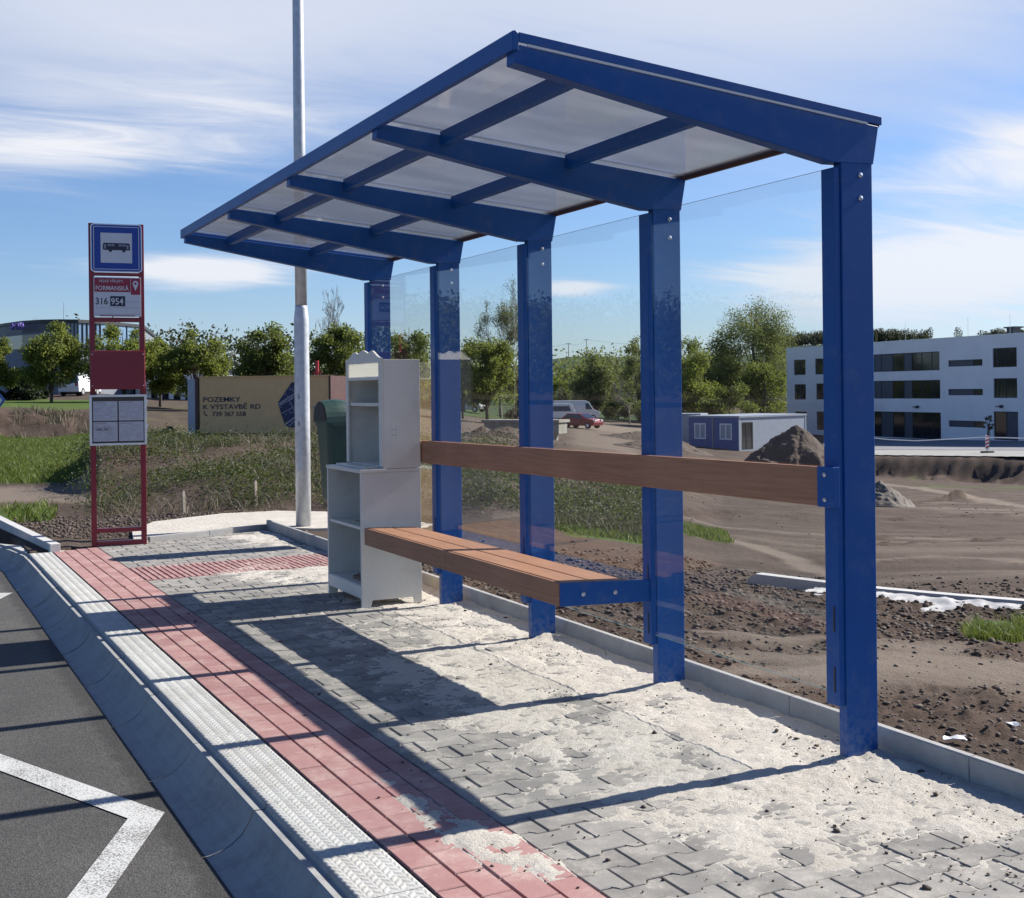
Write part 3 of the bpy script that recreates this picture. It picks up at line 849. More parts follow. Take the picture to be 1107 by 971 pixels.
# ------------------------------------------------------------------ sand swept over the pavers
ny_, nx_ = 1150, 175
xs = np.linspace(XR0 + .0, 3.60, nx_)
ys = 1.9 + (12.6 - 1.9) * np.linspace(0, 1, ny_) ** 1.45
Xl, Yl = np.meshgrid(xs, ys)
Xw = Xl * math.cos(DL) - Yl * math.sin(DL); Yw = Xl * math.sin(DL) + Yl * math.cos(DL)
def gb(x0, y0, sx, sy, w): return w * np.exp(-((Xw - x0) / sx) ** 2 - ((Yw - y0) / sy) ** 2)
D = 1.0 * sstep(2.70, 3.22, Xw + .12 * (fbm(Xw, Yw, .5, 3, 3) - .5)) * sstep(2.4, 3.2, Yw) * (1 - .75 * sstep(8.8, 10.2, Yw))
D += gb(2.45, 4.2, .60, .85, .46) + gb(2.15, 3.75, .42, .38, .36) + gb(2.75, 3.35, .42, .5, .52) + gb(2.45, 3.05, .34, .26, .36) + gb(1.62, 3.62, .14, .36, .95) + gb(1.7, 3.30, .1, .22, .8) + gb(1.6, 4.15, .05, .35, .65) + gb(1.56, 3.02, .04, .06, .5)
D += gb(2.55, 5.6, .6, 1.2, .40) + gb(2.25, 6.3, .45, 1.4, .34) + gb(2.4, 8.2, .6, 1.0, .30) + gb(2.95, 6.6, .4, 1.6, .45)
D += gb(2.62, 9.9, .32, .5, .62) + gb(2.9, 9.3, .6, .4, .5) + gb(2.3, 9.6, .25, .25, .3) + gb(3.2, 12.0, .6, .5, .5)
D += gb(3.35, 3.62, .14, .10, .9) + gb(3.3, 4.92, .16, .10, .7) + gb(3.3, 6.25, .14, .10, .8) + gb(3.3, 7.55, .15, .10, .9)
D += .20 * sstep(1.9, 2.3, Xw) + gb(2.85, 2.55, .45, .35, .30)
D -= .10 * sstep(2.9, 2.45, Yw) * sstep(2.6, 2.1, Xw)
n1 = fbm(Xw, Yw, .42, 5, 21) - .5; n2 = fbm(Xw, Yw, .105, 5, 33, .58) - .5; n3 = fbm(Xw, Yw, .018, 2, 44) - .5
Z = -.0135 + .0165 * np.minimum(D, 1.0) + .008 * n1 + .019 * n2 * (.55 + .6 * np.minimum(D, 1.2)) + .0065 * n3 * sstep(.1, .6, D)
Z += .017 * sstep(3.16, 3.42, Xw) * sstep(2.0, 3.0, Yw) * (1 - .6 * sstep(8, 11, Yw)) * (.7 + .9 * n1)
for yp in PY[:4]:
    r_ = np.hypot((Xw - 3.33) / 1.5, Yw - (yp - .06)); Z += .017 * np.exp(-(r_ / .085) ** 2) * (.75 + 2.2 * n2)
# footprints of brushed lines
Z = np.where(Xw > XKB + .01, np.minimum(Z, .05), Z)
idx = np.arange(nx_ * ny_).reshape(ny_, nx_)
Fq = np.stack([idx[:-1, :-1], idx[:-1, 1:], idx[1:, 1:], idx[1:, :-1]], -1).reshape(-1, 4)
zc = Z.reshape(-1)[Fq].max(1)
keep = zc > -.0125
yc_ = Yl.reshape(-1)[Fq].mean(1); xc_ = Xl.reshape(-1)[Fq].mean(1)
keep &= yc_ < 12.0 + (xc_ - 1.55) * .36
keep &= Xw.reshape(-1)[Fq].max(1) < XKB + .02
o = npobj('sand', np.stack([Xw, Yw, Z], -1).reshape(-1, 3), Fq[keep], M['sand'], smooth=True)
tag(o, kind='stuff')
# crumbs lying about on the sand and pavers
def rocks(name, pos, size, mat, flat=.7, seed=3, kind='stuff', smooth=False):
    rng = np.random.default_rng(seed)
    bm = bmesh.new(); bmesh.ops.create_icosphere(bm, subdivisions=1, radius=1.0)
    tv = np.array([v.co[:] for v in bm.verts]); tf = np.array([[v.index for v in f.verts] for f in bm.faces]); bm.free()
    n = len(pos); nv = len(tv)
    jit = 1 + rng.uniform(-.38, .38, (n, nv, 1))
    A = rng.uniform(0, 2 * np.pi, n); B = rng.uniform(-.5, .5, n)
    sc = np.stack([rng.uniform(.7, 1.3, n), rng.uniform(.7, 1.3, n), rng.uniform(.5, 1.0, n) * flat], -1) * size[:, None]
    P = tv[None] * jit * sc[:, None, :]
    ca, sa = np.cos(A)[:, None], np.sin(A)[:, None]
    x = P[..., 0] * ca - P[..., 1] * sa; y = P[..., 0] * sa + P[..., 1] * ca
    z = P[..., 2] + np.tan(B)[:, None] * .4 * x
    V = np.stack([x, y, z], -1) + pos[:, None, :]
    Fi = tf[None] + (np.arange(n) * nv)[:, None, None]
    o = npobj(name, V.reshape(-1, 3), Fi.reshape(-1, 3), mat, smooth=smooth)
    if kind: o['kind'] = kind
    return o
rng = np.random.default_rng(5)
n = 1500
px = np.where(rng.random(n) < .6, rng.uniform(2.7, 3.44, n), rng.uniform(1.45, 3.44, n)); py = 2.3 + 8 * rng.random(n) ** 1.6
sz = rng.uniform(.0018, .0055, n) * (1 + 1.6 * (rng.random(n) < .05))
rocks('grit', np.stack([px, py, np.where(px > 3.1, .012, .002)], -1), sz, M['clod'], .8, 9)
# ------------------------------------------------------------------ terrain
def zc_(d, v, u): return CAMH - (v - vh(u)) / FPX * d
V_ = lambda d, v: ('v', d, v)
Z_ = lambda d, z: ('z', d, z)
COLS = {
 -1400: [Z_(10, -.25), Z_(60, -.3), Z_(110, 1), Z_(300, 12)],
 -150: [Z_(13, -.05), Z_(30, -.1), Z_(60, .2), Z_(110, 1), Z_(300, 6), Z_(900, 12)],
 0: [Z_(12, .0), Z_(16, -.02), Z_(30, -.12), Z_(48, -.25), V_(51, 455), V_(55, 441), V_(70, 438), V_(85, 434), Z_(250, 4), Z_(900, 12)],
 72: [Z_(12.5, .02), Z_(18, -.02), Z_(21, -.03), Z_(30, -.12), Z_(48, -.25), V_(51.5, 455), V_(56, 441), V_(72, 438), V_(85, 434), Z_(250, 4), Z_(900, 12)],
 86: [Z_(12.7, .0), Z_(17.5, .0), Z_(20, .05), Z_(24, .05), Z_(30, -.1), Z_(48, -.25), V_(52, 457), V_(56, 441), V_(75, 437), V_(85, 434), Z_(250, 4), Z_(900, 12)],
 106: [Z_(13, .0), Z_(17.2, .0), Z_(19, .50), Z_(24, .46), Z_(30, -.1), Z_(48, -.25), V_(52, 458), V_(56, 441), V_(75, 437), V_(85, 434), Z_(250, 4), Z_(900, 12)],
 150: [Z_(13.4, .0), Z_(15, .0), Z_(17.5, .15), V_(20, 487), V_(24, 483), Z_(32, .1), Z_(50, -.35), V_(60, 462), V_(64, 451), V_(85, 439), Z_(250, 3), Z_(900, 12)],
 200: [Z_(14, .0), Z_(15, .03), Z_(17.5, .2), V_(21, 485), V_(24, 482), Z_(32, .0), Z_(53, -.40), V_(62, 462), V_(66, 452), V_(85, 441), Z_(250, 3), Z_(900, 12)],
 260: [Z_(14.5, .0), Z_(17, .22), V_(21, 486), V_(24, 483), Z_(32, .0), Z_(54, -.40), Z_(66, -.1), V_(85, 446), Z_(250, 2), Z_(900, 12)],
 340: [Z_(14.5, .0), Z_(17.5, .2), V_(21, 487), V_(24, 484), Z_(32, .0), Z_(54, -.45), Z_(95, 0), Z_(250, 2), Z_(900, 12)],
 430: [Z_(12, .02), Z_(14, .08), Z_(18, .45), Z_(21, .5), Z_(30, .1), Z_(54, -.6), Z_(95, -.5), Z_(250, 1), Z_(900, 14)],
 530: [Z_(8, .06), Z_(11.8, .0), Z_(14, .25), V_(18, 500), V_(21, 496), Z_(30, -.3), V_(47, 484), V_(70, 471), V_(94, 462), V_(130, 452), V_(148, 449), Z_(240, 0), Z_(470, 8), Z_(900, 18)],
 620: [Z_(7, .06), Z_(10.5, .0), Z_(12.5, -.03), V_(15.5, 555), V_(19, 530), Z_(24, -.4), V_(41, 492), V_(70, 476), V_(118, 463), V_(148, 455), Z_(176, -2.3), Z_(240, 0), V_(413, 399), V_(700, 386.5), V_(1050, 386.3), Z_(1400, 20)],
 720: [Z_(6, .08), Z_(9.5, .02), V_(10.8, 602), V_(13, 588), V_(16, 567), V_(24, 542), V_(33, 530), V_(53, 500), V_(71, 489), V_(94, 482), V_(118, 474), Z_(180, -3), Z_(350, 4), V_(700, 387), V_(1050, 386.6), Z_(1400, 20)],
 780: [Z_(5.2, .08), Z_(7, .05), Z_(9.5, -.13), Z_(10.6, -.25), V_(16, 577), V_(33, 546), V_(53, 512), V_(71, 496), V_(94, 485), Z_(118, -3.4), Z_(165, -3.6), Z_(350, 3), Z_(700, 19), Z_(1400, 16)],
 870: [Z_(4.9, .08), Z_(6.5, .05), Z_(8.6, -.10), Z_(9.75, -.19), Z_(10.2, -.28), Z_(10.7, -.32), V_(16, 588), V_(33, 549), V_(53, 527), V_(83, 499), Z_(106, -3.9), Z_(118, -4.1), Z_(165, -4.5), Z_(350, 4), Z_(700, 26), Z_(1400, 16)],
 960: [Z_(4.6, .08), Z_(6, .05), Z_(8.1, -.10), Z_(9.35, -.19), Z_(9.8, -.28), Z_(10.6, -.3), V_(16, 591), V_(35, 551), V_(59, 526), V_(86, 516.5), V_(89, 492.8), V_(95, 491), V_(125, 479), V_(134, 477), Z_(350, 4), Z_(700, 27), Z_(1400, 16)],
 1107: [Z_(4.1, .08), Z_(5.2, .05), Z_(7.3, -.10), Z_(8.75, -.19), Z_(9.2, -.26), Z_(10.6, -.3), V_(16, 592), V_(35, 555), V_(56, 533), V_(72.5, 521.5), V_(75.5, 494.8), V_(84, 491), V_(116, 478), Z_(160, -4.2), Z_(350, 5), Z_(700, 27), Z_(1400, 16)],
 1500: [Z_(4, .05), Z_(7, 0), Z_(16, -.5), Z_(35, -1.6), Z_(70, -3.2), Z_(116, -3.6), Z_(350, 5), Z_(700, 25), Z_(1400, 16)],
}
def bankcol(u):
    t = (u - 960) / 147.0; dc = 89 - 13.5 * t
    return [Z_(4.6 - .5 * t, .08), Z_(6 - .8 * t, .05), Z_(8.1 - .8 * t, -.10), Z_(9.35 - .6 * t, -.19), Z_(9.8 - .6 * t, -.28), Z_(10.6, -.3), V_(16, 591 + t), V_(35, 551 + 4 * t), V_(59 - 3 * t, 526 + 7 * t), V_(dc - 3, 516.5 + 5 * t), V_(dc, 492.8 + 2 * t), V_(dc + 8, 490 + 1.2 * t), V_(125 - 9 * t, 479 - t), Z_(160, -4.4), Z_(350, 4.5), Z_(700, 27), Z_(1400, 16)]
for u_ in (915, 930, 945, 960, 975, 990, 1005, 1020, 1035, 1050, 1065, 1080, 1095, 1107, 1125, 1145, 1170, 1200): COLS[u_] = bankcol(u_)
_cu = sorted(COLS)
_lg = np.linspace(math.log(1.5), math.log(2500), 700)
_tab = []
for u_ in _cu:
    dd = []; zz_ = []
    for (k, d, q) in COLS[u_]:
        dd.append(math.log(d)); zz_.append(q if k == 'z' else zc_(d, q, u_))
    t = np.interp(_lg, dd, zz_)
    ker = np.array([.25, .5, .25])
    t = np.convolve(np.pad(t, 1, mode='edge'), ker, 'valid')
    _tab.append(t)
_tab = np.array(_tab)

def gz_base(x, y):
    x = np.asarray(x, float); y = np.asarray(y, float)
    u, d = ud(x, y)
    ph = np.arctan2(x, y)
    u = np.where((ph < -1.2) | (ph > 2.8), -1400, np.where(ph > 1.25, 1500, u))
    u = np.clip(u, _cu[0], _cu[-1])
    ld = np.clip(np.log(d), _lg[0], _lg[-1])
    fi = (ld - _lg[0]) / (_lg[1] - _lg[0]); i0 = np.clip(fi.astype(int), 0, len(_lg) - 2); ft = fi - i0
    ui = np.clip(np.searchsorted(_cu, u, side='right') - 1, 0, len(_cu) - 2)
    ca = np.array(_cu, float); t = (u - ca[ui]) / (ca[ui + 1] - ca[ui]); t = t * t * (3 - 2 * t) * .4 + t * .6
    a = _tab[ui, i0] * (1 - ft) + _tab[ui, i0 + 1] * ft
    b = _tab[ui + 1, i0] * (1 - ft) + _tab[ui + 1, i0 + 1] * ft
    return a * (1 - t) + b * t

def box_mask(u, d, u0, u1, d0, d1, fu=25, fd=.12):
    return sstep(u0 - fu, u0 + fu, u) * sstep(u1 + fu, u1 - fu, u) * sstep(d0 * (1 - fd), d0 * (1 + fd), d) * sstep(d1 * (1 + fd), d1 * (1 - fd), d)

PATH = [(2.0, 12.17), (3.5, 12.76), (3.86, 12.35), (4.3, 12.2), (4.75, 11.6), (5.2, 11.9), (4.95, 13.2), (4.54, 14.03), (4.07, 14.46), (3.41, 14.5), (2.51, 14.0), (2.15, 13.2)]
def in_poly(x, y, poly):
    ins = np.zeros(np.shape(x), bool); n = len(poly)
    for i in range(n):
        x1, y1 = poly[i]; x2, y2 = poly[(i + 1) % n]
        c = ((y1 > y) != (y2 > y)) & (x < (x2 - x1) * (y - y1) / (y2 - y1 + 1e-12) + x1)
        ins ^= c
    return ins

def px_ground(u, v):
    d = 20.0
    for _ in range(60):
        p = at(u, 0, d); z = float(gz_base(np.array([p[0]]), np.array([p[1]]))[0])
        d = .7 * d + .3 * min(120, max(4, (CAMH - z) * FPX / (v - vh(u))))
    return at(u, 0, d)[:2]
TRACKS = []
for (pts_, w_, kind_) in (([(930, 584), (953, 582.6), (1030, 579), (1107, 576.5), (1140, 575)], .16, 'dark'), ([(930, 590.5), (953, 589), (1067, 584.5), (1140, 583)], .16, 'dark'),
        ([(945, 523), (962, 525), (1042, 538), (1107, 548), (1140, 553)], .55, 'pale'), ([(750, 577), (767, 581), (812, 591), (845, 600.5), (895, 622)], .16, 'pale'),
        ([(960, 545), (1000, 541), (1042, 538)], .25, 'dark'), ([(905, 566), (980, 560), (1107, 556)], .22, 'dark'), ([(700, 556), (780, 553), (870, 563)], .3, 'dark'), ([(905, 607), (1000, 603), (1107, 607)], .12, 'pale')):
    TRACKS.append((np.array([px_ground(*q) for q in pts_]), w_, kind_))
def tracks(x, y, u, d):
    dk = np.zeros(np.shape(x)); pa = np.zeros(np.shape(x))
    m_ = (u > 640) & (u < 1300) & (d > 9) & (d < 75)
    xs, ys = x[m_], y[m_]
    if xs.size == 0: return dk, pa
    wob = .25 * (fbm(xs, ys, 1.1, 4, 160) - .5)
    for (P, w_, kind_) in TRACKS:
        best = np.full(xs.shape, 1e9)
        for a_, b_ in zip(P[:-1], P[1:]):
            ab = b_ - a_; t_ = np.clip(((xs - a_[0]) * ab[0] + (ys - a_[1]) * ab[1]) / (ab @ ab), 0, 1)
            best = np.minimum(best, np.hypot(xs - a_[0] - t_ * ab[0], ys - a_[1] - t_ * ab[1]))
        s_ = sstep(w_ * 1.5, w_ * .5, best + wob)
        if kind_ == 'dark': dk[m_] = np.maximum(dk[m_], s_)
        else: pa[m_] = np.maximum(pa[m_], s_)
    return dk, pa
def ground_fields(x, y):
    u, d = ud(x, y)
    w = 60 * (fbm(x, y, 4.0, 3, 71) - .5)
    uu = u + w * np.clip(14 / d, .15, 1.2); dd = d * (1 + .10 * (fbm(x, y, 2.2, 3, 72) - .5))
    g = np.zeros_like(d)
    g = np.maximum(g, box_mask(uu, dd, -300, 100, 21, 49, 12, .04))
    g = np.maximum(g, .85 * box_mask(uu, dd, -300, 70, 13.9, 16.2, 15, .04))
    g = np.maximum(g, .30 * box_mask(uu, dd, 60, 470, 14.6, 34, 20, .06))
    g = np.maximum(g, .42 * box_mask(uu, dd, 100, 480, 34, 100, 20, .06))
    g = np.maximum(g, .9 * box_mask(uu, dd, -300, 120, 55.5, 90, 8, .01))
    g = np.maximum(g, .30 * box_mask(uu, dd, 470, 720, 13.6, 22, 15, .08))
    g = np.maximum(g, .95 * box_mask(uu, dd, 590, 700, 12.2, 14.0, 12, .03))
    g = np.maximum(g, .95 * box_mask(uu, dd, 735, 790, 14.6, 17.0, 8, .02))
    g = np.maximum(g, .9 * box_mask(uu, dd, 1068, 1200, 7.4, 8.3, 14, .02))
    g = np.maximum(g, .50 * box_mask(uu, dd, 960, 1200, 60, 68, 40, .04))
    g = np.maximum(g, .45 * box_mask(uu, dd, 965, 1000, 76, 86, 12, .03))
    g = np.maximum(g, .9 * sstep(100, 150, d) * sstep(800, 740, u) * (1 - .9 * box_mask(uu, dd, 560, 830, 60, 158, 15, .04)))
    g = np.maximum(g, sstep(190, 240, d))
    # pale trafficked tracks
    p = .85 * box_mask(uu, dd, -300, 110, 16.8, 20.0, 14, .03)
    p = np.maximum(p, .55 * box_mask(uu, dd, 615, 690, 55, 150, 12, .1))
    p = np.maximum(p, .9 * box_mask(uu, dd, 590, 850, 118, 150, 20, .05))
    p = np.maximum(p, .35 * box_mask(uu, dd, 500, 600, 60, 125, 15, .1))
    lot = box_mask(uu, dd, 690, 1400, 11, 62, 40, .08)
    st = fbm(x * .35 + y * .9, y * .35 - x * .9, 9.0, 4, 81)
    st2 = fbm((x * .94 - y * .34) * .22, (y * .94 + x * .34) * 1.6, 1.6, 5, 82)
    p = np.maximum(p, lot * (.0 + .55 * sstep(.52, .72, st2) * sstep(.35, .65, st)))
    # the strip between kerb and lot: pale trodden bits
    st3 = fbm((x * .9 - y * .4) * .6, (y * .9 + x * .4) * 1.6, .8, 5, 85)
    near = box_mask(uu, dd, 700, 1500, 5.6, 7.6, 60, .10)
    p = np.maximum(p, near * .75 * sstep(.45, .66, st3))
    p = np.where(g > .4, p * .4, p)
    clod = sstep(.3, .05, g) * sstep(.5, .15, p) * sstep(11.5, 8.5, d) * sstep(-.1, .1, x - 3.3)
    clod = np.maximum(clod, .8 * box_mask(uu, dd, 690, 900, 9, 11.6, 20, .05))
    clod = np.maximum(clod, .8 * box_mask(uu, dd, -200, 220, 12.4, 14.2, 20, .02))
    clod = np.maximum(clod, .75 * box_mask(uu, dd, -200, 190, 48.5, 54.0, 10, .02))
    clod = np.maximum(clod, 1.0 * box_mask(u, d, 900, 1300, 70, 89, 10, .03) * (d > 70 + 15 * np.clip((1107 - u) / 150, -.5, 1.3) - 1))  # bank below the site road: dark cut soil with its shade painted in
    dk, pa = tracks(x, y, u, d)
    clod = np.maximum(clod, dk * .95); p = np.maximum(p * (1 - dk), .8 * pa)
    return np.clip(g, 0, 1), np.clip(p, 0, 1), np.clip(clod, 0, 1), u, d

def ground_z(x, y, full=False):
    x = np.asarray(x, float); y = np.asarray(y, float)
    g, p, k, u, d = ground_fields(x, y)
    z = gz_base(x, y)
    lump = fbm(x, y, .34, 5, 91, .6) - .5
    big = fbm(x, y, 2.6, 4, 92) - .5
    amp = np.clip(.010 + .13 * k + .02 * (1 - p), 0, .2) * sstep(80, 10, d)
    z = z + lump * amp * sstep(3.46, 3.9, x + 0 * y) * (1 - .6 * sstep(8, 12, d) * (1 - k)) + big * .06 * sstep(7, 14, d)
    far_ = sstep(20, 60, d) * (fbm(x, y, 3.5, 5, 93, .6) - .5)
    z = z + far_ * np.where(k > .3, 1.7, .22) * (1 - g * .6)
    roadm = sstep(880, 900, u) * sstep(74 + 16 * np.clip((1107 - u) / 207, -1, 1.2), 78 + 16 * np.clip((1107 - u) / 207, -1, 1.2), d) * sstep(175, 160, d)
    z = np.where(roadm > 0, z * (1 - roadm) + gz_base(x, y) * roadm, z)
    # brush mound humps
    z = z + .45 * (fbm(x, y, 1.7, 4, 94) - .45) * box_mask(u, d, 80, 700, 16, 27, 25, .08)
    # wheel ruts in the lot
    lot = box_mask(u, d, 700, 1400, 12, 60, 40, .1)
    z = z + lot * .16 * (fbm((x * .94 - y * .34) * .22, (y * .94 + x * .34) * 1.6, 1.6, 5, 82) - .5)
    # trim beneath road, platform and path
    low = -.42
    xl = x + DL * y
    yl = y - DL * x
    plat = (x < 3.478) & (yl < 12.02 + (xl - 1.55) * .36 + .03) & (xl > .9)
    road = (xl < 1.20) & (y < 13.0) | (x < 1.02 - .06 * (y - 13)) & (y >= 13.0) & (x > -16 + 0 * y) & (y < 92)
    back = (y < 1.0) & (x < 3.478)
    z = np.where(plat | road | back, np.minimum(z, low), z)
    z = np.where(in_poly(x, y, PATH), np.minimum(z, -.03), z)
    if full: return z, g, p, k
    return z

azs = np.concatenate([np.arange(-3.0, 60.0, .105), np.arange(60.0, 357.0, 3.0)])
rs = [2.2]
while rs[-1] < 2600:
    r_ = rs[-1]
    rs.append(r_ * (1.0065 if r_ < 14 else (1.011 if r_ < 130 else 1.03)))
rs = np.array(rs)
Aq, Rq = np.meshgrid(np.radians(azs), rs)
X = Rq * np.sin(Aq); Y = Rq * np.cos(Aq)
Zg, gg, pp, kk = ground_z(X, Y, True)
na = len(azs); nr = len(rs)
idx = np.arange(na * nr).reshape(nr, na)
nxt = np.roll(idx, -1, axis=1)
Fq = np.stack([idx[:-1], idx[1:], nxt[1:], nxt[:-1]], -1).reshape(-1, 4)[:, ::-1]
Vg = np.stack([X, Y, Zg], -1).reshape(-1, 3)
# centre disc
Vg = np.concatenate([Vg, [[0, 0, -.42]]])
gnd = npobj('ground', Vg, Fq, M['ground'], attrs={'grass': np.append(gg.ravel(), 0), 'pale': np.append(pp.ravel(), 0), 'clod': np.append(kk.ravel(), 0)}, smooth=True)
gnd['kind'] = 'structure'

# footpath beyond the platform
def sheet(name, poly, z, mat, th=.10):
    mb = MB().prism(poly, z - th, z, axis='z'); o = mb.obj(name, mat, bevel=.004); return structure(o)
sheet('footpath', PATH, .022, M['sand'])

# new kerb curving across the dug ground
pts = []
for (x, y) in ((6.53, 8.42), (6.553, 8.345), (6.742, 7.71), (6.90, 7.25), (7.15, 6.75), (7.404, 6.314), (7.8, 5.75), (8.6, 5.0)):
    pts.append((x, y))
ncv = MB(); L, Rr = off_line(pts, .05)
for i in range(len(pts) - 1):
    q = [L[i], L[i + 1], Rr[i + 1], Rr[i]]
    z0, z1 = -.45, -.14
    za_, zb2_ = (-.19 if i == 0 else z1), z1
    ncv.add([(p.x, p.y, z0) for p in q] + [(q[0].x, q[0].y, za_), (q[1].x, q[1].y, zb2_), (q[2].x, q[2].y, zb2_), (q[3].x, q[3].y, za_)], [(0, 3, 2, 1), (4, 5, 6, 7), (0, 1, 5, 4), (2, 3, 7, 6)] + ([(3, 0, 4, 7)] if i == 0 else []) + ([(1, 2, 6, 5)] if i == len(pts) - 2 else []))
structure(ncv.obj('new_kerb', M['kerb_new']))
# spilled concrete haunch at its foot
Lh, Rh = off_line(pts[1:], .5)
hv = []; nU, nV = 160, 16
c0 = np.array([[p.x, p.y] for p in off_line(pts[2:], .17)[1]]); tt = np.linspace(0, len(c0) - 1, nU)
cx1 = np.interp(tt, np.arange(len(c0)), c0[:, 0]); cy1 = np.interp(tt, np.arange(len(c0)), c0[:, 1])
ddx = np.gradient(cx1); ddy = np.gradient(cy1); ln = np.hypot(ddx, ddy); nxn, nyn = ddy / ln, -ddx / ln
side = -1 if (np.array([-1, -1]) @ np.array([nxn[50], nyn[50]])) < 0 else 1
S_, T_ = np.meshgrid(np.linspace(0, 1, nV), np.arange(nU))
wd_ = (.22 + .35 * fbm(cx1, cy1, .5, 3, 60))[:, None]
Xh = cx1[:, None] + side * nxn[:, None] * S_ * wd_; Yh = cy1[:, None] + side * nyn[:, None] * S_ * wd_
Zh = gz_base(Xh, Yh) + (.05 * (1 - S_) ** 1.2 + .05 * (fbm(Xh, Yh, .12, 4, 61) - .45)) - .04 * S_
idh = np.arange(nU * nV).reshape(nU, nV)
o = npobj('concrete_haunch', np.stack([Xh, Yh, Zh], -1).reshape(-1, 3), np.stack([idh[:-1, :-1], idh[1:, :-1], idh[1:, 1:], idh[:-1, 1:]], -1).reshape(-1, 4), M['kerb_new'], smooth=True)
structure(o)

# ------------------------------------------------------------------ loose soil, grass and brush
def scatter(n, u0, u1, d0, d1, seed, acc=None):
    rng = np.random.default_rng(seed)
    u = rng.uniform(u0, u1, n * 3); d = np.sqrt(rng.uniform(d0 ** 2, d1 ** 2, n * 3))
    P = np.array([0, 0, 0.0])[None] + d[:, None] * (Fv[None, :] + R0[None, :] * ((u - CX) / FPX)[:, None])
    x, y = P[:, 0], P[:, 1]
    ok = np.ones(len(x), bool)
    if acc is not None: ok = rng.random(len(x)) < acc(x, y, u, d)
    x, y = x[ok][:n], y[ok][:n]
    return x, y, ground_z(x, y)
def offplat(x, y): return ~((x < 3.52) & (y < 12.9)) & ~in_poly(x, y, PATH) & ~((x < 1.15) & (y < 20))
def acc_clod(x, y, u, d):
    g, p, k, _, _ = ground_fields(x, y); return offplat(x, y) * (.03 + k) * (1 - p) * (g < .3)
x, y, z = scatter(11000, 440, 1140, 3.4, 11.8, 1, acc_clod)
s = .004 + .015 * np.random.default_rng(2).random(len(x)) ** 3.6
s *= np.clip(np.hypot(x, y) / 6, .7, 1.4)
rocks('soil_clods', np.stack([x, y, z + s * .2], -1), s, M['clod'], .75, 4)
x, y, z = scatter(3600, -20, 330, 12.2, 14.6, 6, lambda x, y, u, d: offplat(x, y) * 1.0)
s = .006 + .020 * np.random.default_rng(3).random(len(x)) ** 3
rocks('topsoil_clods', np.stack([x, y, z + s * .2], -1), s, M['clod'], .75, 5)
x, y, z = scatter(260, 700, 1140, 11, 45, 8, lambda x, y, u, d: offplat(x, y) * .6)
s = (.008 + .024 * np.random.default_rng(4).random(len(x)) ** 4) * np.clip(np.hypot(x, y) / 22, .6, 2)
rocks('loose_stones', np.stack([x, y, z + s * .1], -1), s, M['clod'], .6, 6)
x, y, z = scatter(350, 520, 1140, 4, 11, 18, lambda x, y, u, d: offplat(x, y) * .6)
s = .006 + .012 * np.random.default_rng(5).random(len(x)) ** 2
rocks('pale_stones', np.stack([x, y, z + s * .3], -1), s, M['rubble'], .7, 7)

def blades(name, x, y, z, hgt, wid, mat, seed, lean=.5, nseg=1, kind='stuff', parent=None):
    rng = np.random.default_rng(seed); n = len(x)
    a = rng.uniform(0, 2 * np.pi, n); b = rng.uniform(0, 2 * np.pi, n)
    h = hgt * rng.uniform(.5, 1.25, n); w = wid * rng.uniform(.6, 1.3, n); le = lean * rng.uniform(.1, 1, n) * h
    p0 = np.stack([x - np.cos(a) * w, y - np.sin(a) * w, z - .01], -1); p1 = np.stack([x + np.cos(a) * w, y + np.sin(a) * w, z - .01], -1)
    m0 = np.stack([x - np.cos(a) * w * .7 + np.cos(b) * le * .35, y - np.sin(a) * w * .7 + np.sin(b) * le * .35, z + h * .6], -1)
    m1 = np.stack([x + np.cos(a) * w * .7 + np.cos(b) * le * .35, y + np.sin(a) * w * .7 + np.sin(b) * le * .35, z + h * .6], -1)
    t0 = np.stack([x + np.cos(b) * le - np.cos(a) * w * .12, y + np.sin(b) * le - np.sin(a) * w * .12, z + h], -1)
    t1 = np.stack([x + np.cos(b) * le + np.cos(a) * w * .12, y + np.sin(b) * le + np.sin(a) * w * .12, z + h], -1)
    V = np.stack([p0, p1, m0, m1, t0, t1], 1).reshape(-1, 3)
    o_ = (np.arange(n) * 6)[:, None]
    F = np.concatenate([o_ + np.array([[0, 1, 3, 2]]), o_ + np.array([[2, 3, 5, 4]])], 0)
    o = npobj(name, V, F, mat, parent)
    if kind: o['kind'] = kind
    return o
def leaves_np(P, size, seed, flat=0.0):
    rng = np.random.default_rng(seed); n = len(P)
    a = rng.normal(size=(n, 3)); a /= np.linalg.norm(a, axis=1)[:, None]
    b = rng.normal(size=(n, 3)); b -= (b * a).sum(1)[:, None] * a; b /= np.linalg.norm(b, axis=1)[:, None]
    if flat: a[:, 2] *= (1 - flat); b[:, 2] *= (1 - flat)
    s = (size * rng.uniform(.55, 1.3, n))[:, None]
    V = np.stack([P - a * s, P + b * s * .55, P + a * s, P - b * s * .55], 1).reshape(-1, 3)
    F = (np.arange(n) * 4)[:, None] + np.array([[0, 1, 2, 3]])
    return V, F
def gmask(i, thr=.35):
    def f(x, y, u, d):
        g = ground_fields(x, y)[0]; return offplat(x, y) * (g > thr) * (g ** 1.0)
    return f
x, y, z = scatter(34000, -30, 115, 13.5, 49, 21, gmask(0))
blades('meadow_grass', x, y, z, np.full(len(x), .10), np.full(len(x), .012), M['grassblade'], 22, 1.0)
x, y, z = scatter(8000, 560, 800, 11.8, 17.6, 23, lambda x, y, u, d: ground_fields(x, y)[0] * (ground_fields(x, y)[0] > .25) * sstep(.34, .58, fbm(x, y, .6, 4, 151)))
blades('lot_grass', x, y, z, np.full(len(x), .065), np.full(len(x), .006), M['grassblade'], 24, 1.2)
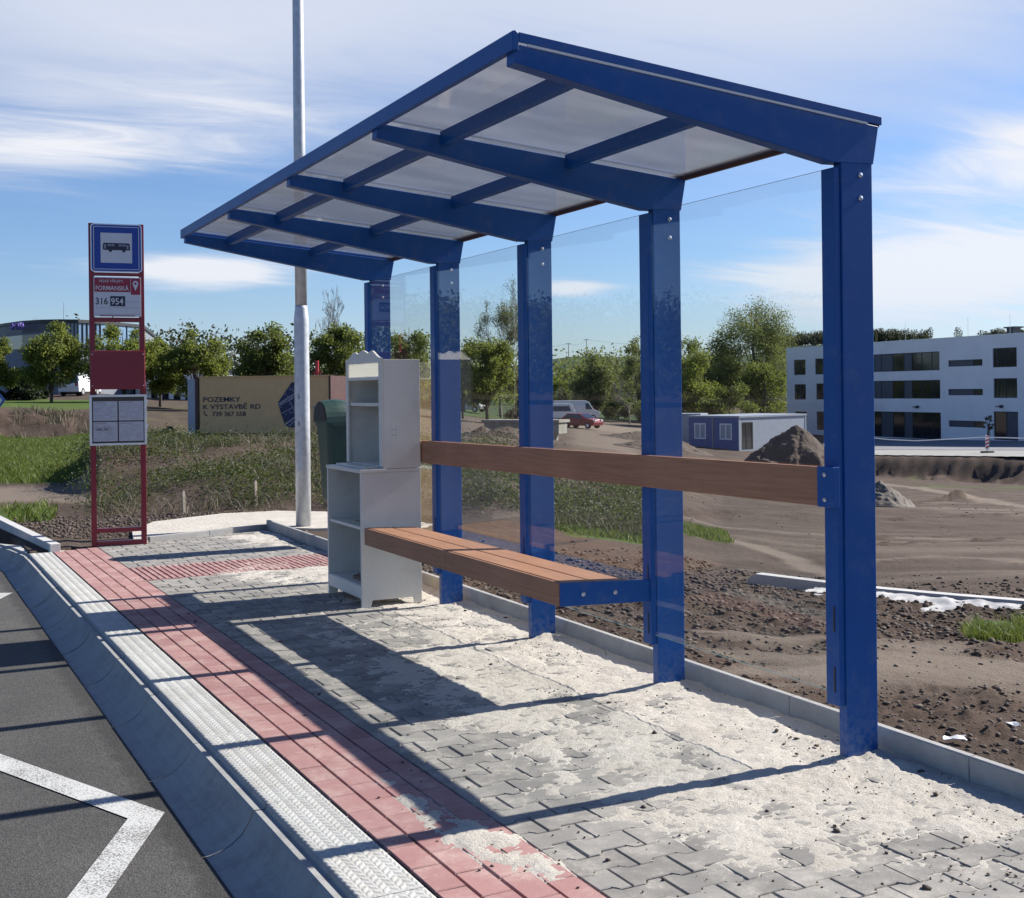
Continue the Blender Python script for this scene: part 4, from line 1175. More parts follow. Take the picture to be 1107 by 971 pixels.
x, y, z = scatter(4200, 1035, 1140, 6.9, 8.9, 25, lambda x, y, u, d: ground_fields(x, y)[0] * sstep(.36, .62, fbm(x, y, .35, 4, 150)))
blades('verge_grass', x, y, z, np.full(len(x), .06), np.full(len(x), .0035), M['grassblade'], 26, 1.3)
# brush on the mound behind the platform
def brush_acc(x, y, u, d):
    n_ = fbm(x, y, .8, 4, 101)
    return offplat(x, y) * sstep(.36, .60, n_) * (u > 84 + 30 * (n_ - .5))
def brush(name, u0, u1, d0, d1, nclump, per, seed, mat, hs=.16, ls=.020):
    x, y, z = scatter(nclump, u0, u1, d0, d1, seed, brush_acc)
    rng = np.random.default_rng(seed + 1); n = len(x)
    r = rng.uniform(.08, .24, n); h = hs * rng.uniform(.5, 1.7, n)
    P = np.stack([np.repeat(x, per), np.repeat(y, per), np.repeat(z, per)], -1)
    q = rng.normal(size=P.shape) * np.stack([np.repeat(r, per), np.repeat(r, per), np.repeat(h * .55, per)], -1)
    P = P + q; P[:, 2] += np.repeat(h, per) * .7
    P[:, 2] = np.maximum(P[:, 2], np.repeat(z, per) + .005)
    V, F = leaves_np(P, np.full(len(P), ls), seed + 2, .25)
    o = npobj(name, V, F, mat); o['kind'] = 'stuff'; return o
brush('weed_brush', 92, 480, 14.8, 25, 2000, 28, 31, M['weed'], .12, .022)
brush('weed_brush', 480, 700, 13.2, 22, 1500, 26, 41, M['weed'], .16, .022)
def dry_acc(x, y, u, d):
    n_ = fbm(x, y, 1.0, 4, 103); return offplat(x, y) * sstep(.38, .6, n_) * (u > 90)
x, y, z = scatter(7500, 95, 480, 14.6, 25, 51, dry_acc)
blades('dry_stems', x, y, z, np.full(len(x), .20), np.full(len(x), .0045), M['straw'], 52, 1.8)
x, y, z = scatter(5500, 470, 700, 12.9, 21, 53, dry_acc)
blades('dry_stems', x, y, z, np.full(len(x), .22), np.full(len(x), .004), M['straw'], 54, 1.5)
x, y, z = scatter(1800, 15, 125, 45.5, 54, 55, lambda x, y, u, d: sstep(.42, .62, fbm(x, y, 2.2, 3, 140)))
blades('dry_reeds', x, y, z, np.full(len(x), .30), np.full(len(x), .014), M['straw'], 56, .9)
# ------------------------------------------------------------------ bookcase beside the bench
bk = thing('bookcase', 'empty white two-tier bookcase with scalloped crown standing at the far end of the bench', 'bookcase', (2.97, 8.1, 0))
def bo(mb, name, mat, parent, bevel=.0015, recalc=True):
    mb.v = [(x - 2.97, y - 8.1, z) for (x, y, z) in mb.v]
    return mb.obj(name, mat, parent, bevel, recalc=recalc)
XF, XB, YA, YBk = 2.748, 3.182, 7.728, 8.452
lowc = bo(MB().box(XF - .006, XB, YA - .004, YBk + .004, .905, .928), 'lower_cabinet', M['white_board'], bk)
for (ya, yb) in ((YA, YA + .022), (YBk - .022, YBk)):
    poly = [(XF, -.01), (XF + .06, -.01), (XF + .075, .045), (XB - .06, .045), (XB - .045, -.01), (XB, -.01), (XB, .904), (XF, .904)]
    bo(MB().prism(poly, ya, yb), 'side_panel', M['white_board'], lowc)
bo(MB().box(XF + .012, XB - .015, YA + .023, YBk - .023, .520, .540), 'shelf', M['white_board'], lowc)
bo(MB().box(XF + .012, XB - .015, YA + .023, YBk - .023, .125, .145), 'shelf', M['white_board'], lowc)
bo(MB().box(XF + .002, XF + .018, YA + .023, YBk - .023, .058, .140), 'plinth', M['white_board'], lowc)
bo(MB().box(XB - .012, XB - .006, YA + .023, YBk - .023, .06, .903), 'back_panel', M['white_board'], lowc)
bo(MB().box(XB - .005, XB - .001, YA + .023, YBk - .023, .06, .903), 'rear_hardboard', M['hardboard'], lowc)
XU = 2.914
upc = bo(MB().box(XU + .016, XB - .012, YA + .020, YBk - .003, .929, .945), 'upper_cabinet', M['white_board'], bk)
for (ya, yb) in ((YA - .002, YA + .018), (YBk - .016, YBk + .004)):
    bo(MB().box(XU + .001, XB, ya, yb, .930, 1.672), 'side_panel', M['white_board'], upc)
# face frame with stiles and scalloped crown
cr = [(YA - .002, 1.652), (YA - .002, 1.684)]
yc0 = (YA + YBk) / 2; hw = (YBk - YA) / 2
for t in np.linspace(0, 1, 61):
    yy = YA - .002 + t * (2 * hw + .006)
    q = abs(yy - yc0) / hw
    zz = 1.684 + .042 * float(sstep(.97, .52, q)) + .018 * math.exp(-(q / .17) ** 2) + .010 * math.exp(-((q - .50) / .13) ** 2) - .008 * math.exp(-((q - .29) / .05) ** 2)
    cr.append((yy, zz))
cr += [(YBk + .004, 1.684), (YBk + .004, 1.652)]
bo(MB().prism(cr, XU - .014, XU, axis='x'), 'crown_board', M['white_board'], upc, 0)
fr = MB()
fr.box(XU - .014, XU, YA - .002, YA + .052, .946, 1.6515).box(XU - .014, XU, YBk - .042, YBk + .004, .946, 1.6515)
fr.box(XU - .014, XU, YA + .053, YBk - .043, 1.534, 1.556)
bo(fr, 'face_frame', M['white_board'], upc)
bo(MB().box(XU - .006, XU - .003, YA + .053, YBk - .043, 1.557, 1.651), 'frieze_panel', M['milky'], upc, 0)
bo(MB().box(XU + .002, XB - .014, YA + .0185, YBk - .0165, 1.352, 1.374), 'shelf', M['white_board'], upc)
bo(MB().box(XU + .002, XB - .014, YA + .0185, YBk - .0165, 1.536, 1.546), 'shelf', M['white_board'], upc)
bo(MB().box(XB - .013, XB - .008, YA + .0185, YBk - .0165, .946, 1.535), 'back_panel', M['white_board'], upc)
bo(MB().box(XB - .007, XB - .002, YA + .0185, YBk - .0165, .946, 1.535), 'rear_hardboard', M['hardboard'], upc)
hl = MB()
for (xx, zz) in ((2.975, 1.195), (3.0, 1.195), (2.975, 1.155), (3.0, 1.155)):
    b = MB().lathe([(.0035, 0), (.0035, .0012)], n=8); hl.add([(xx + x, YA - .0022 - z, zz + y) for (x, y, z) in b.v], b.f)
for q_ in range(4):
    nq = len(hl.v) // 4; fq = len(hl.f) // 4; m1_ = MB().add(hl.v[q_ * nq:(q_ + 1) * nq], [tuple(i - q_ * nq for i in f_) for f_ in hl.f[q_ * fq:(q_ + 1) * fq]]); bo(m1_, 'screw_hole', M['darkmetal'], upc, 0)
h2 = MB()
for (yy, zz) in ((8.3, 1.33), (8.25, .99), (7.92, 1.0), (8.30, .985), (8.24, 1.02)):
    b = MB().lathe([(.008, 0), (.008, .003)], n=8); h2.add([(XB - .0132 - z, yy + x, zz + y) for (x, y, z) in b.v], b.f)
for q_ in range(5):
    nq = len(h2.v) // 5; fq = len(h2.f) // 5; m1_ = MB().add(h2.v[q_ * nq:(q_ + 1) * nq], [tuple(i - q_ * nq for i in f_) for f_ in h2.f[q_ * fq:(q_ + 1) * fq]]); bo(m1_, 'cam_fitting', M['darkmetal'], upc, 0)
# loose things lying in it
bd_ = MB().box(2.80, 2.90, 7.80, 8.40, .929, .941); tag(bd_.obj('shelf_board', M['white_board'], None, .002), 'thin white board lying loose on the ledge between the bookcase tiers', 'board')
b1 = MB().box(2.80, 3.0, 7.80, 8.06, .5405, .556, 0).box(2.803, 2.998, 7.803, 8.057, .5565, .558, 0)
tag(b1.obj('magazine', smat('greenish_paper', (.30, .33, .24), .5, .2, 9), None, .002), 'thin greenish booklet lying on the middle shelf of the bookcase', 'booklet')
b2 = MB().box(2.82, 3.05, 7.80, 8.12, .1455, .168, 0).box(2.84, 3.04, 7.82, 8.09, .1685, .180, 0)
tag(b2.obj('paper_pile', smat('brown_paper', (.16, .09, .06), .6, .3, 9), None, .002), 'flat brown paper pile lying on the bottom shelf of the bookcase', 'papers')

# ------------------------------------------------------------------ litter bin
BX, BY = 3.74, 11.09
bn = thing('litter_bin', 'dark green plastic litter bin with hooded lid half hidden behind the white bookcase', 'litter bin', (BX, BY, 0), rad(2))
def rrect(hx, hy, r, n=5):
    o = []
    for (sx, sy, a0) in ((1, 1, 0), (-1, 1, 90), (-1, -1, 180), (1, -1, 270)):
        for k in range(n + 1):
            a = rad(a0 + 90 * k / n); o.append((sx * (hx - r) + r * math.cos(a), sy * (hy - r) + r * math.sin(a)))
    return o
def loft(rings, cap=True):
    mb = MB(); n = len(rings[0])
    for r in rings: mb.v.extend([tuple(p) for p in r])
    for i in range(len(rings) - 1):
        for k in range(n):
            mb.f.append((i * n + k, i * n + (k + 1) % n, (i + 1) * n + (k + 1) % n, (i + 1) * n + k)); mb.m.append(0)
    if cap:
        mb.f.append(tuple(range(n - 1, -1, -1))); mb.f.append(tuple((len(rings) - 1) * n + k for k in range(n))); mb.m += [0, 0]
    return mb
body = loft([[(x, y, z) for (x, y) in rrect(a, a * .95, .05)] for (a, z) in ((.135, .42), (.145, .44), (.182, 1.135), (.196, 1.137), (.196, 1.165), (.186, 1.167))])
body.obj('bin_body', M['bin'], bn, smooth=False)
rings = []
for t in np.linspace(0, 1, 14):
    x = -.20 + t * .40
    hh = .035 + .185 * math.sqrt(max(0.0, 1 - (max(0, t - .32) / .70) ** 2)) * (1 - .10 * max(0, .32 - t) / .32)
    w = .186
    ring = [(x, w * math.cos(a), 1.168 + hh * math.sin(a) ** .8) for a in np.linspace(0, math.pi, 17)]
    rings.append(ring)
ld = loft(rings); ld.obj('bin_lid', M['bin'], bn, smooth=False, bevel=0)
op = MB().prism([(.165 * math.cos(a), 1.182 + .175 * math.sin(a) ** .8) for a in np.linspace(0, math.pi, 17)], -.2035, -.2005, axis='x')
op.obj('bin_opening', M['black'], bn)
MB().tube([(.12, 0, -.05), (.12, 0, .9)], [.03, .03], 12).obj('bin_post', M['galv'], bn)

# ------------------------------------------------------------------ lamp post
lp = thing('lamp_post', 'tall galvanised steel lamp post with stepped shaft behind the shelter roof', 'lamp post', (3.842, 12.64, 0))
MB().lathe([(.081, -.1), (.081, 1.2), (.079, 2.235), (.0785, 2.25), (.074, 2.29), (.0655, 2.36), (.064, 2.385)], n=32).obj('lower_shaft', M['galv'], lp, smooth=True)
MB().lathe([(.0635, 2.386), (.062, 4.2), (.05, 8.0), (.04, 8.05)], n=28).obj('upper_shaft', M['galv'], lp, smooth=True)
MB().tube([(0, 0, 7.95), (-.25, -.02, 8.2), (-1.1, -.05, 8.35)], [.03, .03, .028], 10).obj('bracket_arm', M['galv'], lp)
loft([[(x, y * s_, 8.36 + z) for (y, z) in [(.12 * math.cos(a), .05 * math.sin(a)) for a in np.linspace(0, 2 * math.pi, 13)[:-1]]] for (x, s_) in ((-1.0, .5), (-1.15, .95), (-1.5, 1.0), (-1.62, .5))]).obj('lamp_head', M['galv'], lp)
dr = MB()
for k in range(9):
    a0 = rad(206 + 5 * k); a1 = rad(206 + 5 * (k + 1))
    dr.add([(.0822 * math.cos(a), .0822 * math.sin(a), z) for a in (a0, a1) for z in (.62, 1.02)], [(0, 2, 3, 1)])
dr.obj('service_door', M['galv'], lp)
for zz in (1.385, 1.10):
    mk2 = MB()
    for k in range(2):
        a0 = rad(218 + 7 * k); a1 = rad(218 + 7 * (k + 1))
        mk2.add([(.0826 * math.cos(a), .0826 * math.sin(a), z) for a in (a0, a1) for z in (zz, zz + .05)], [(0, 2, 3, 1)])
    mk2.obj('number_plate', M['inkgrey'], lp)

# ------------------------------------------------------------------ stop sign
sx0, sy0, sx1, sy1 = 1.613, 12.195, 2.117, 12.135
sg = thing('bus_stop_sign', 'tall red bus stop post with blue bus sign, route panel and timetable case', 'bus stop sign', ((sx0 + sx1) / 2, (sy0 + sy1) / 2, 0), math.atan2(sy1 - sy0, sx1 - sx0))
HW = .254
for s_ in (-1, 1):
    MB().box(s_ * HW - .050 * (s_ > 0), s_ * HW + .050 * (s_ < 0), -.02, .045, -.05, 3.102).obj('frame_post', M['red'], sg, .003)
def bar(z0, z1, name='cross_bar', y0=-.018, y1=.043):
    return MB().box(-HW + .0505, HW - .0505, y0, y1, z0, z1).obj(name, M['red'], sg, .002)
bar(-.01, .045); bar(.128, .168); bar(2.155, 2.198); bar(2.60, 2.63); bar(3.06, 3.10)
rb_ = MB().box(-HW + .004, HW - .004, -.075, .044, 1.505, 1.875)
rbx = rb_.obj('info_box', M['red'], sg, .006)
for (xx, zz) in ((-.232, 1.84), (.232, 1.84), (-.232, 1.54), (.232, 1.54)):
    b = MB().lathe([(.006, 0), (.004, .004)], n=8); q = MB().add([(xx + x, -.076 - z, zz + y) for (x, y, z) in b.v], b.f); q.obj('screw', M['bolt'], rbx)
Mf = lambda x, y, z: Matrix.Translation((x, y, z)) @ Matrix.Rotation(rad(90), 4, 'X')
def plate(name, hx, z0, z1, r, y, th, mat, parent):
    zc = (z0 + z1) / 2; hz = (z1 - z0) / 2
    return MB().prism([(x, zc + z) for (x, z) in rrect(hx, hz, r, 6)], y - th, y, axis='y').obj(name, mat, parent)
pl = plate('sign_plate', .236, 2.632, 3.098, .035, -.024, .006, M['alu'], sg)
plate('blue_field', .226, 2.642, 3.088, .028, -.0302, .0012, M['signblue'], pl)
bw = MB()
for (xa, xb, za, zb) in ((-.210, .210, 3.066, 3.072), (-.210, .210, 2.658, 2.664), (-.210, -.204, 2.664, 3.066), (.204, .210, 2.664, 3.066)):
    bw.box(xa, xb, -.0322, -.0316, za, zb)
bw.obj('white_border', M['signwhite'], pl)
MB().box(-.144, .144, -.0325, -.0316, 2.722, 3.010).obj('white_field', M['signwhite'], pl)
bu = MB()
zb0 = 2.833
bu.prism([(x, z) for (x, z) in [(-.118, zb0 + .012), (-.126, zb0 + .028), (-.122, zb0 + .070), (-.112, zb0 + .080), (.112, zb0 + .080), (.122, zb0 + .074), (.126, zb0 + .03), (.126, zb0 + .012)]], -.0338, -.0328)
for xx in (-.055, .068):
    bu.prism([(xx + .017 * math.cos(a), zb0 + .010 + .017 * math.sin(a)) for a in np.linspace(0, 2 * math.pi, 15)[:-1]], -.0342, -.0330)
bu.obj('bus_pictogram', M['ink'], pl)
for (xa, xb) in ((-.080, -.052), (-.046, -.018), (.022, .050), (.056, .086)):
    MB().box(xa, xb, -.0347, -.0342, zb0 + .050, zb0 + .068).obj('pictogram_window', M['inkgrey'], pl)
for xx in (-.104, .102): MB().box(xx - .009, xx + .009, -.0347, -.0342, zb0 + .024, zb0 + .066).obj('pictogram_door', M['inkgrey'], pl)
rp_ = MB().box(-.212, .222, -.030, -.020, 2.205, 2.585).obj('route_panel', M['signwhite'], sg, .001)
MB().box(-.205, .125, -.0322, -.0306, 2.442, 2.575).obj('stop_name_field', M['signred'], rp_)
MB().box(.130, .216, -.0322, -.0306, 2.418, 2.575).obj('logo_field', M['signred'], rp_)
text('stop_name', 'FORMANSKÁ', .060, M['signwhite'], Mf(-.196, -.0325, 2.458), rp_, bold=True, sx=.86)
text('town_name', 'VELKÉ PŘÍLEPY,', .034, M['signwhite'], Mf(-.165, -.0325, 2.535), rp_, sx=1.0)
pn = MB().prism([(.172 + .026 * math.cos(a), 2.525 + .028 * math.sin(a)) for a in np.linspace(rad(-25), rad(205), 16)] + [(.172, 2.455)], -.0338, -.0325)
pn.obj('map_pin', M['signwhite'], rp_)
MB().prism([(.172 + .012 * math.cos(a), 2.525 + .012 * math.sin(a)) for a in np.linspace(0, 2 * math.pi, 13)[:-1]], -.0345, -.034).obj('pin_eye', M['signred'], rp_)
text('line_number', '316', .090, M['ink'], Mf(-.198, -.0306, 2.322), rp_, bold=True, sx=.86)
MB().box(-.062, .076, -.0318, -.0304, 2.305, 2.402).obj('night_line_field', M['ink'], rp_)
text('line_number', '954', .088, M['signwhite'], Mf(-.056, -.0322, 2.322), rp_, bold=True, sx=.88)
ln_ = MB()
for zz in (2.29, 2.225): ln_.box(-.205, .216, -.0309, -.0304, zz, zz + .0025)
for xx in (-.065, .082): ln_.box(xx, xx + .002, -.0309, -.0304, 2.228, 2.29)
ln_.box(.085, .214, -.0309, -.0304, 2.348, 2.351)
ln_.obj('panel_rules', M['inkgrey'], rp_)
MB().box(-.158, .165, -.0312, -.0304, 2.206, 2.216).obj('red_strip', M['signred'], rp_)
tcs = MB().box(-.262, .262, -.050, .02, .968, 1.452)
tcf = MB()
tcf.box(-.262, .262, -.062, -.0505, 1.432, 1.452).box(-.262, .262, -.062, -.0505, .968, .988).box(-.262, -.240, -.062, -.0505, .9885, 1.4315).box(.240, .262, -.062, -.0505, .9885, 1.4315)
cs = tcs.obj('timetable_case', M['darkmetal'], sg, .002)
tcf.obj('case_frame', M['alu'], cs, .001)
for (xa, xb) in ((-.228, -.008), (.006, .232)):
    for (za, zb) in ((1.006, 1.192), (1.204, 1.390)):
        pp_ = MB().box(xa, xb, -.0525, -.0506, za, zb).obj('timetable_sheet', M['paper'], cs)
tl = MB(); rr = random.Random(4)
for (xa, xb) in ((-.228, -.008), (.006, .232)):
    for (za, zb) in ((1.006, 1.192), (1.204, 1.390)):
        tl.box(xa + .012, xb - .10, -.0532, -.0526, zb - .018, zb - .012)
        for k in range(13):
            z_ = zb - .030 - k * .0115
            x_ = xa + .012
            while x_ < xb - .02:
                w_ = rr.uniform(.006, .028)
                if rr.random() < .72: tl.box(x_, min(x_ + w_, xb - .012), -.0532, -.0526, z_ - .003, z_)
                x_ += w_ + .006
tl.obj('timetable_print', M['inkgrey'], cs)
fr_ = MB()
for (xa, xb, za, zb) in ((-.205, -.075, 1.134, 1.137), (-.205, -.075, 1.110, 1.113), (-.205, -.202, 1.113, 1.134), (-.078, -.075, 1.113, 1.134), (-.19, -.15, 1.119, 1.128), (-.13, -.095, 1.119, 1.128)):
    fr_.box(xa, xb, -.0540, -.0533, za, zb)
fr_.obj('timetable_heading', M['ink'], cs)
MB().box(-.24, .24, -.0605, -.058, .9885, 1.4315).obj('case_glass', M['glass'], cs)
for zz in (1.12, 1.36): MB().box(.2622, .272, -.06, -.03, zz, zz + .04).obj('case_hinge', M['alu'], cs)

# small things on the ground
def gpt(u, d, dz=0.0):
    p = at(u, 0, d); return (p[0], p[1], float(ground_z(np.array([p[0]]), np.array([p[1]]))[0]) + dz)
def scrap(u, d, s, label, seed):
    p = gpt(u, d); rng = random.Random(seed)
    n = 7; mb = MB(); top = []
    for j in range(4):
        for i in range(4):
            mb.v.append(((i - 1.5) * s / 3 + rng.uniform(-.1, .1) * s, (j - 1.5) * s * .7 / 3 + rng.uniform(-.1, .1) * s, .02 + rng.uniform(0, .35) * s * .5))
    for j in range(3):
        for i in range(3): mb.f.append((j * 4 + i, j * 4 + i + 1, j * 4 + i + 5, j * 4 + i + 4)); mb.m.append(0)
    o = mb.obj('paper_scrap', M['scrap']); o.location = p; o.rotation_euler = (0, 0, rng.uniform(0, 3)); sm = o.modifiers.new('solid', 'SOLIDIFY'); sm.thickness = .003
    tag(o, label, 'litter', 'white litter on the dug soil')
scrap(1023, 4.72, .085, 'flat white scrap of paper on dark soil right of the near blue post', 1)
scrap(1087, 4.92, .06, 'small white crumpled scrap on soil closest to the right end of the rear kerb', 2)
scrap(878, 9.3, .06, 'tiny white scrap below the new curved kerb seen through the shelter glass', 3)
for (u, d, hh, lab) in ((271, 15.0, .30, 'pale wooden stake in weeds left of the lamp post'), (193, 14.6, .26, 'short pale wooden stake in grass right of the bus stop sign')):
    p = gpt(u, d); mb = MB().box(-.018, .018, -.012, .012, -.05, hh); mb.prism([(-.018, hh), (.018, hh), (0, hh + .03)], -.012, .012)
    o = mb.obj('wooden_stake', M['stake']); o.location = p; o.rotation_euler = (rad(3), rad(-4), rad(20)); tag(o, lab, 'stake')
# ------------------------------------------------------------------ buildings
def frame_pts(uL, dL, uR, dR):
    a = at(uL, 0, dL); b = at(uR, 0, dR); a = a[:2]; b = b[:2]
    L = float(np.hypot(*(b - a))); rz = math.atan2(b[1] - a[1], b[0] - a[0]); return a, b, L, rz
class Facade:
    """vertical plane through two ground points, local x along it, y into the building"""
    def __init__(s, uL, dL, uR, dR):
        s.a, s.b, s.L, s.rz = frame_pts(uL, dL, uR, dR); s.t = (s.b - s.a) / s.L; s.n = np.array([-s.t[1], s.t[0]])
    def px(s, u, v):
        r = Fv + Xc * (u - CX) / FPX - Yc * (v - CY) / FPX
        k = (s.a @ s.n) / (r[:2] @ s.n); P = r * k
        return float((P[:2] - s.a) @ s.t), float(P[2] + CAMH)
    def rect(s, u0, u1, v0, v1):
        um = (u0 + u1) / 2
        x0, _ = s.px(u0, v0); x1, _ = s.px(u1, v0); _, z1 = s.px(um, v0); _, z0 = s.px(um, v1)
        return x0, x1, z0, z1
def wall_open(mb, L, zb, zt, ops, dep=.18, x0=0.0):
    xs = sorted({x0, L} | {o[0] for o in ops} | {o[1] for o in ops}); zs = sorted({zb, zt} | {o[2] for o in ops} | {o[3] for o in ops})
    for i in range(len(xs) - 1):
        for j in range(len(zs) - 1):
            xm = (xs[i] + xs[i + 1]) / 2; zm = (zs[j] + zs[j + 1]) / 2
            if any(o[0] < xm < o[1] and o[2] < zm < o[3] for o in ops): continue
            mb.add([(xs[i], 0, zs[j]), (xs[i + 1], 0, zs[j]), (xs[i + 1], 0, zs[j + 1]), (xs[i], 0, zs[j + 1])], [(0, 1, 2, 3)])
    for (a, b, c, d) in ops:
        mb.add([(a, 0, c), (b, 0, c), (b, 0, d), (a, 0, d), (a, dep, c), (b, dep, c), (b, dep, d), (a, dep, d)], [(0, 4, 5, 1), (1, 5, 6, 2), (2, 6, 7, 3), (3, 7, 4, 0)])
def window(parent, a, b, c, d, splits=(), dark=(), dep=.14, fw=.06, name='window'):
    mb = MB(); e = .004
    a += e; b -= e; c += e; d -= e
    mb.box(a, b, dep - .05, dep + .03, c, c + fw).box(a, b, dep - .05, dep + .03, d - fw, d)
    cuts = [a] + [a + t * (b - a) for t in splits] + [b]
    for i, q in enumerate(cuts):
        l = q if i == 0 else (q - fw if i == len(cuts) - 1 else q - fw / 2)
        mb.box(l, l + fw, dep - .048, dep + .028, c + fw, d - fw)
    w = mb.obj(name, M['frame_dark'], parent)
    for i in range(len(cuts) - 1):
        l = cuts[i] + (fw if i == 0 else fw / 2) + .003; r = cuts[i + 1] - (fw if i == len(cuts) - 2 else fw / 2) - .003
        MB().box(l, r, dep - .012, dep + .012, c + fw + .003, d - fw - .003).obj('infill_panel' if i in dark else 'pane', M['panel_grey'] if i in dark else M['glass_dark'], w)
    return w

F1 = Facade(846, 155, 1107, 117)
ZT, ZB = 6.45, -6.5
LX = F1.L * 1.42
sch = thing('school_building', 'white three-storey building with dark window bands beyond the dug ground', 'building', (F1.a[0], F1.a[1], 0), F1.rz)
rows = [
 [(858, 870.7, 389, 405.5), (881, 896.5, 387.5, 404.8), (906, 922, 386.5, 404), (930, 1015.5, 382.0, 401.5), (1025, 1062, 389, 396), (1073, 1099, 376, 397)],
 [(858.7, 871, 415.5, 432), (882, 897, 414.6, 432), (907, 923, 414, 432), (930, 1016.3, 411.5, 431), (1025, 1062.5, 420.6, 427.4), (1074, 1099.5, 409, 430.3)],
 [(859.5, 872, 445, 462), (882.5, 897, 445, 465), (907, 923, 445, 465), (930, 1017, 445.3, 473.3), (1025.5, 1063.5, 455, 462), (1074, 1100.5, 445, 476)]]
ops = []; spec = []
for r, row in enumerate(rows):
    for c, q in enumerate(row):
        ops.append(F1.rect(*q)); spec.append((r, c))
# same rhythm carried on past the edge of the picture
xr = ops[5][1]
for k, dx in enumerate((2.0, 6.2)):
    for (r) in range(3):
        a, b, c, d = ops[r * 6 + 5]; ops.append((a + dx + (b - a), b + dx + (b - a), c, max(d, c + 1.8) if r < 2 else d)); spec.append((r, 6))
wl = MB(); wall_open(wl, LX, ZB, ZT, ops, .2)
wl.box(0, .0, 0, 0, 0, 0) if False else None
wl.add([(0, 0, ZB), (0, 15, ZB), (0, 15, ZT), (0, 0, ZT)], [(3, 2, 1, 0)]); wl.add([(LX, 0, ZB), (LX, 15, ZB), (LX, 15, ZT), (LX, 0, ZT)], [(0, 1, 2, 3)]); wl.add([(0, 15, ZB), (LX, 15, ZB), (LX, 15, ZT), (0, 15, ZT)], [(3, 2, 1, 0)])
wl.obj('wall', M['plaster'], sch, recalc=False)
MB().box(-.06, LX + .06, -.06, 15.06, ZT + .003, ZT + .09).obj('parapet_cap', M['alu'], sch)
for (q, (r, c)) in zip(ops, spec):
    if c == 3:
        w = window(sch, *q, splits=(.17, .27, .42, .56, .66, .78, .90), dark=(1, 2, 4) if r < 2 else (2, 4), fw=.07, dep=.16)
    elif c == 4: window(sch, *q, splits=(.72,), dark=(0,) if r != 1 else (0,), fw=.06)
    elif c == 5 and r == 2:
        window(sch, *q, splits=(.5,), dark=(1,), fw=.08, name='entrance_door')
    elif c >= 5: window(sch, *q, splits=(.18, .5), fw=.07)
    else: window(sch, *q, splits=(.5,), fw=.08)
for (u, v) in ((944, 439), (993, 440), (1084, 439.5)):
    x, z = F1.px(u, v); lm = MB().box(x - .45, x + .1, -.5, -.36, z - .05, z + .05); lm.box(x - .08, x + .08, -.37, -.02, z - .14, z + .14); lm.obj('wall_lamp', M['frame_dark'], sch)
for u in (963, 1030, 1075, 1101):
    x, _ = F1.px(u, 360); MB().tube([(x, 2, ZT + .09), (x, 2, ZT + 2.2)], [.02, .012], 6).obj('lightning_rod', M['galv'], sch)
x, _ = F1.px(1066, 358); MB().box(x - .4, x + .5, 3, 4, ZT + .09, ZT + .8).box(x - .7, x + .8, 2.9, 4.1, ZT + .8, ZT + .95).obj('roof_vent', M['frame_dark'], sch)
# paved road in front of it
def draped(name, u0, u1, dfun0, dfun1, mat, nu=60, nd=14, lift=.05):
    us = np.linspace(u0, u1, nu); V = []
    for t in np.linspace(0, 1, nd):
        for u in us:
            d = dfun0(u) * (1 - t) + dfun1(u) * t; p = at(u, 0, d); V.append((p[0], p[1], 0))
    V = np.array(V); V[:, 2] = gz_base(V[:, 0], V[:, 1]) + lift
    i = np.arange(nu * nd).reshape(nd, nu)
    o = npobj(name, V, np.stack([i[:-1, :-1], i[:-1, 1:], i[1:, 1:], i[1:, :-1]], -1).reshape(-1, 4), mat); return structure(o)
ip = lambda u, a, b: a + (u - 900) / 207 * (b - a)
draped('site_road', 912, 1260, lambda u: 89.6 - 13.5 * (u - 960) / 147, lambda u: ip(u, 108, 90), smat('pale_road', (.29, .285, .27), .9, .12, .4), lift=.06)
draped('forecourt', 885, 1260, lambda u: ip(u, 109, 91), lambda u: ip(u, 150, 117), smat('grey_forecourt', (.20, .205, .215), .85, .15, .3), lift=.05)

# office building on the left, behind the ornamental trees
of = thing('office_building', 'dark curved office building with blue glass upper band behind the left trees', 'building', tuple(at(60, 434, 104)))
ox, oy, oz = of.location
plan = [at(u, 0, d)[:2] for (u, d) in ((-60, 122), (-20, 112), (2, 107), (20, 104), (40, 102.6), (60, 102.4), (80, 103), (104, 105), (150, 112), (162, 130), (-30, 140))]
plan = [(p[0] - ox, p[1] - oy) for p in plan]
zt1 = float(at(60, 346, 102.4)[2]) - oz
def zpx(v, d=102.5): return float(at(60, v, d)[2]) - oz
def band(z0, z1, out, i0=0, i1=None, mat=None, name='wall', cap=False):
    mb = MB(); n = len(plan)
    c = np.mean(np.array(plan), axis=0)
    P = [(c[0] + (p[0] - c[0]) * (1 + out), c[1] + (p[1] - c[1]) * (1 + out)) for p in plan]
    if i1 is None: mb.prism(P, z0, z1, axis='z')
    else:
        for i in range(i0, i1): mb.add([(P[i][0], P[i][1], z0), (P[i + 1][0], P[i + 1][1], z0), (P[i + 1][0], P[i + 1][1], z1), (P[i][0], P[i][1], z1)], [(0, 1, 2, 3)])
    return mb.obj(name, mat, of)
band(-2.0, zpx(349), 0, mat=M['greywall'])
band(zpx(349) + .004, zpx(345.5), .02, mat=M['darkmetal'], name='roof')
band(zpx(372), zpx(349.6), .006, 5, 8, M['blueglass'], 'glass_band')
mu = MB(); c_ = np.mean(np.array(plan), axis=0)
for i in range(5, 8):
    for t in (0, .2, .4, .6, .8):
        p = np.array(plan[i]) * (1 - t) + np.array(plan[i + 1]) * t; p = c_ + (p - c_) * 1.0075
        mu.box(p[0] - .06, p[0] + .06, p[1] - .06, p[1] + .06, zpx(376), zpx(349.6))
mu.obj('mullions', M['frame_dark'], of)
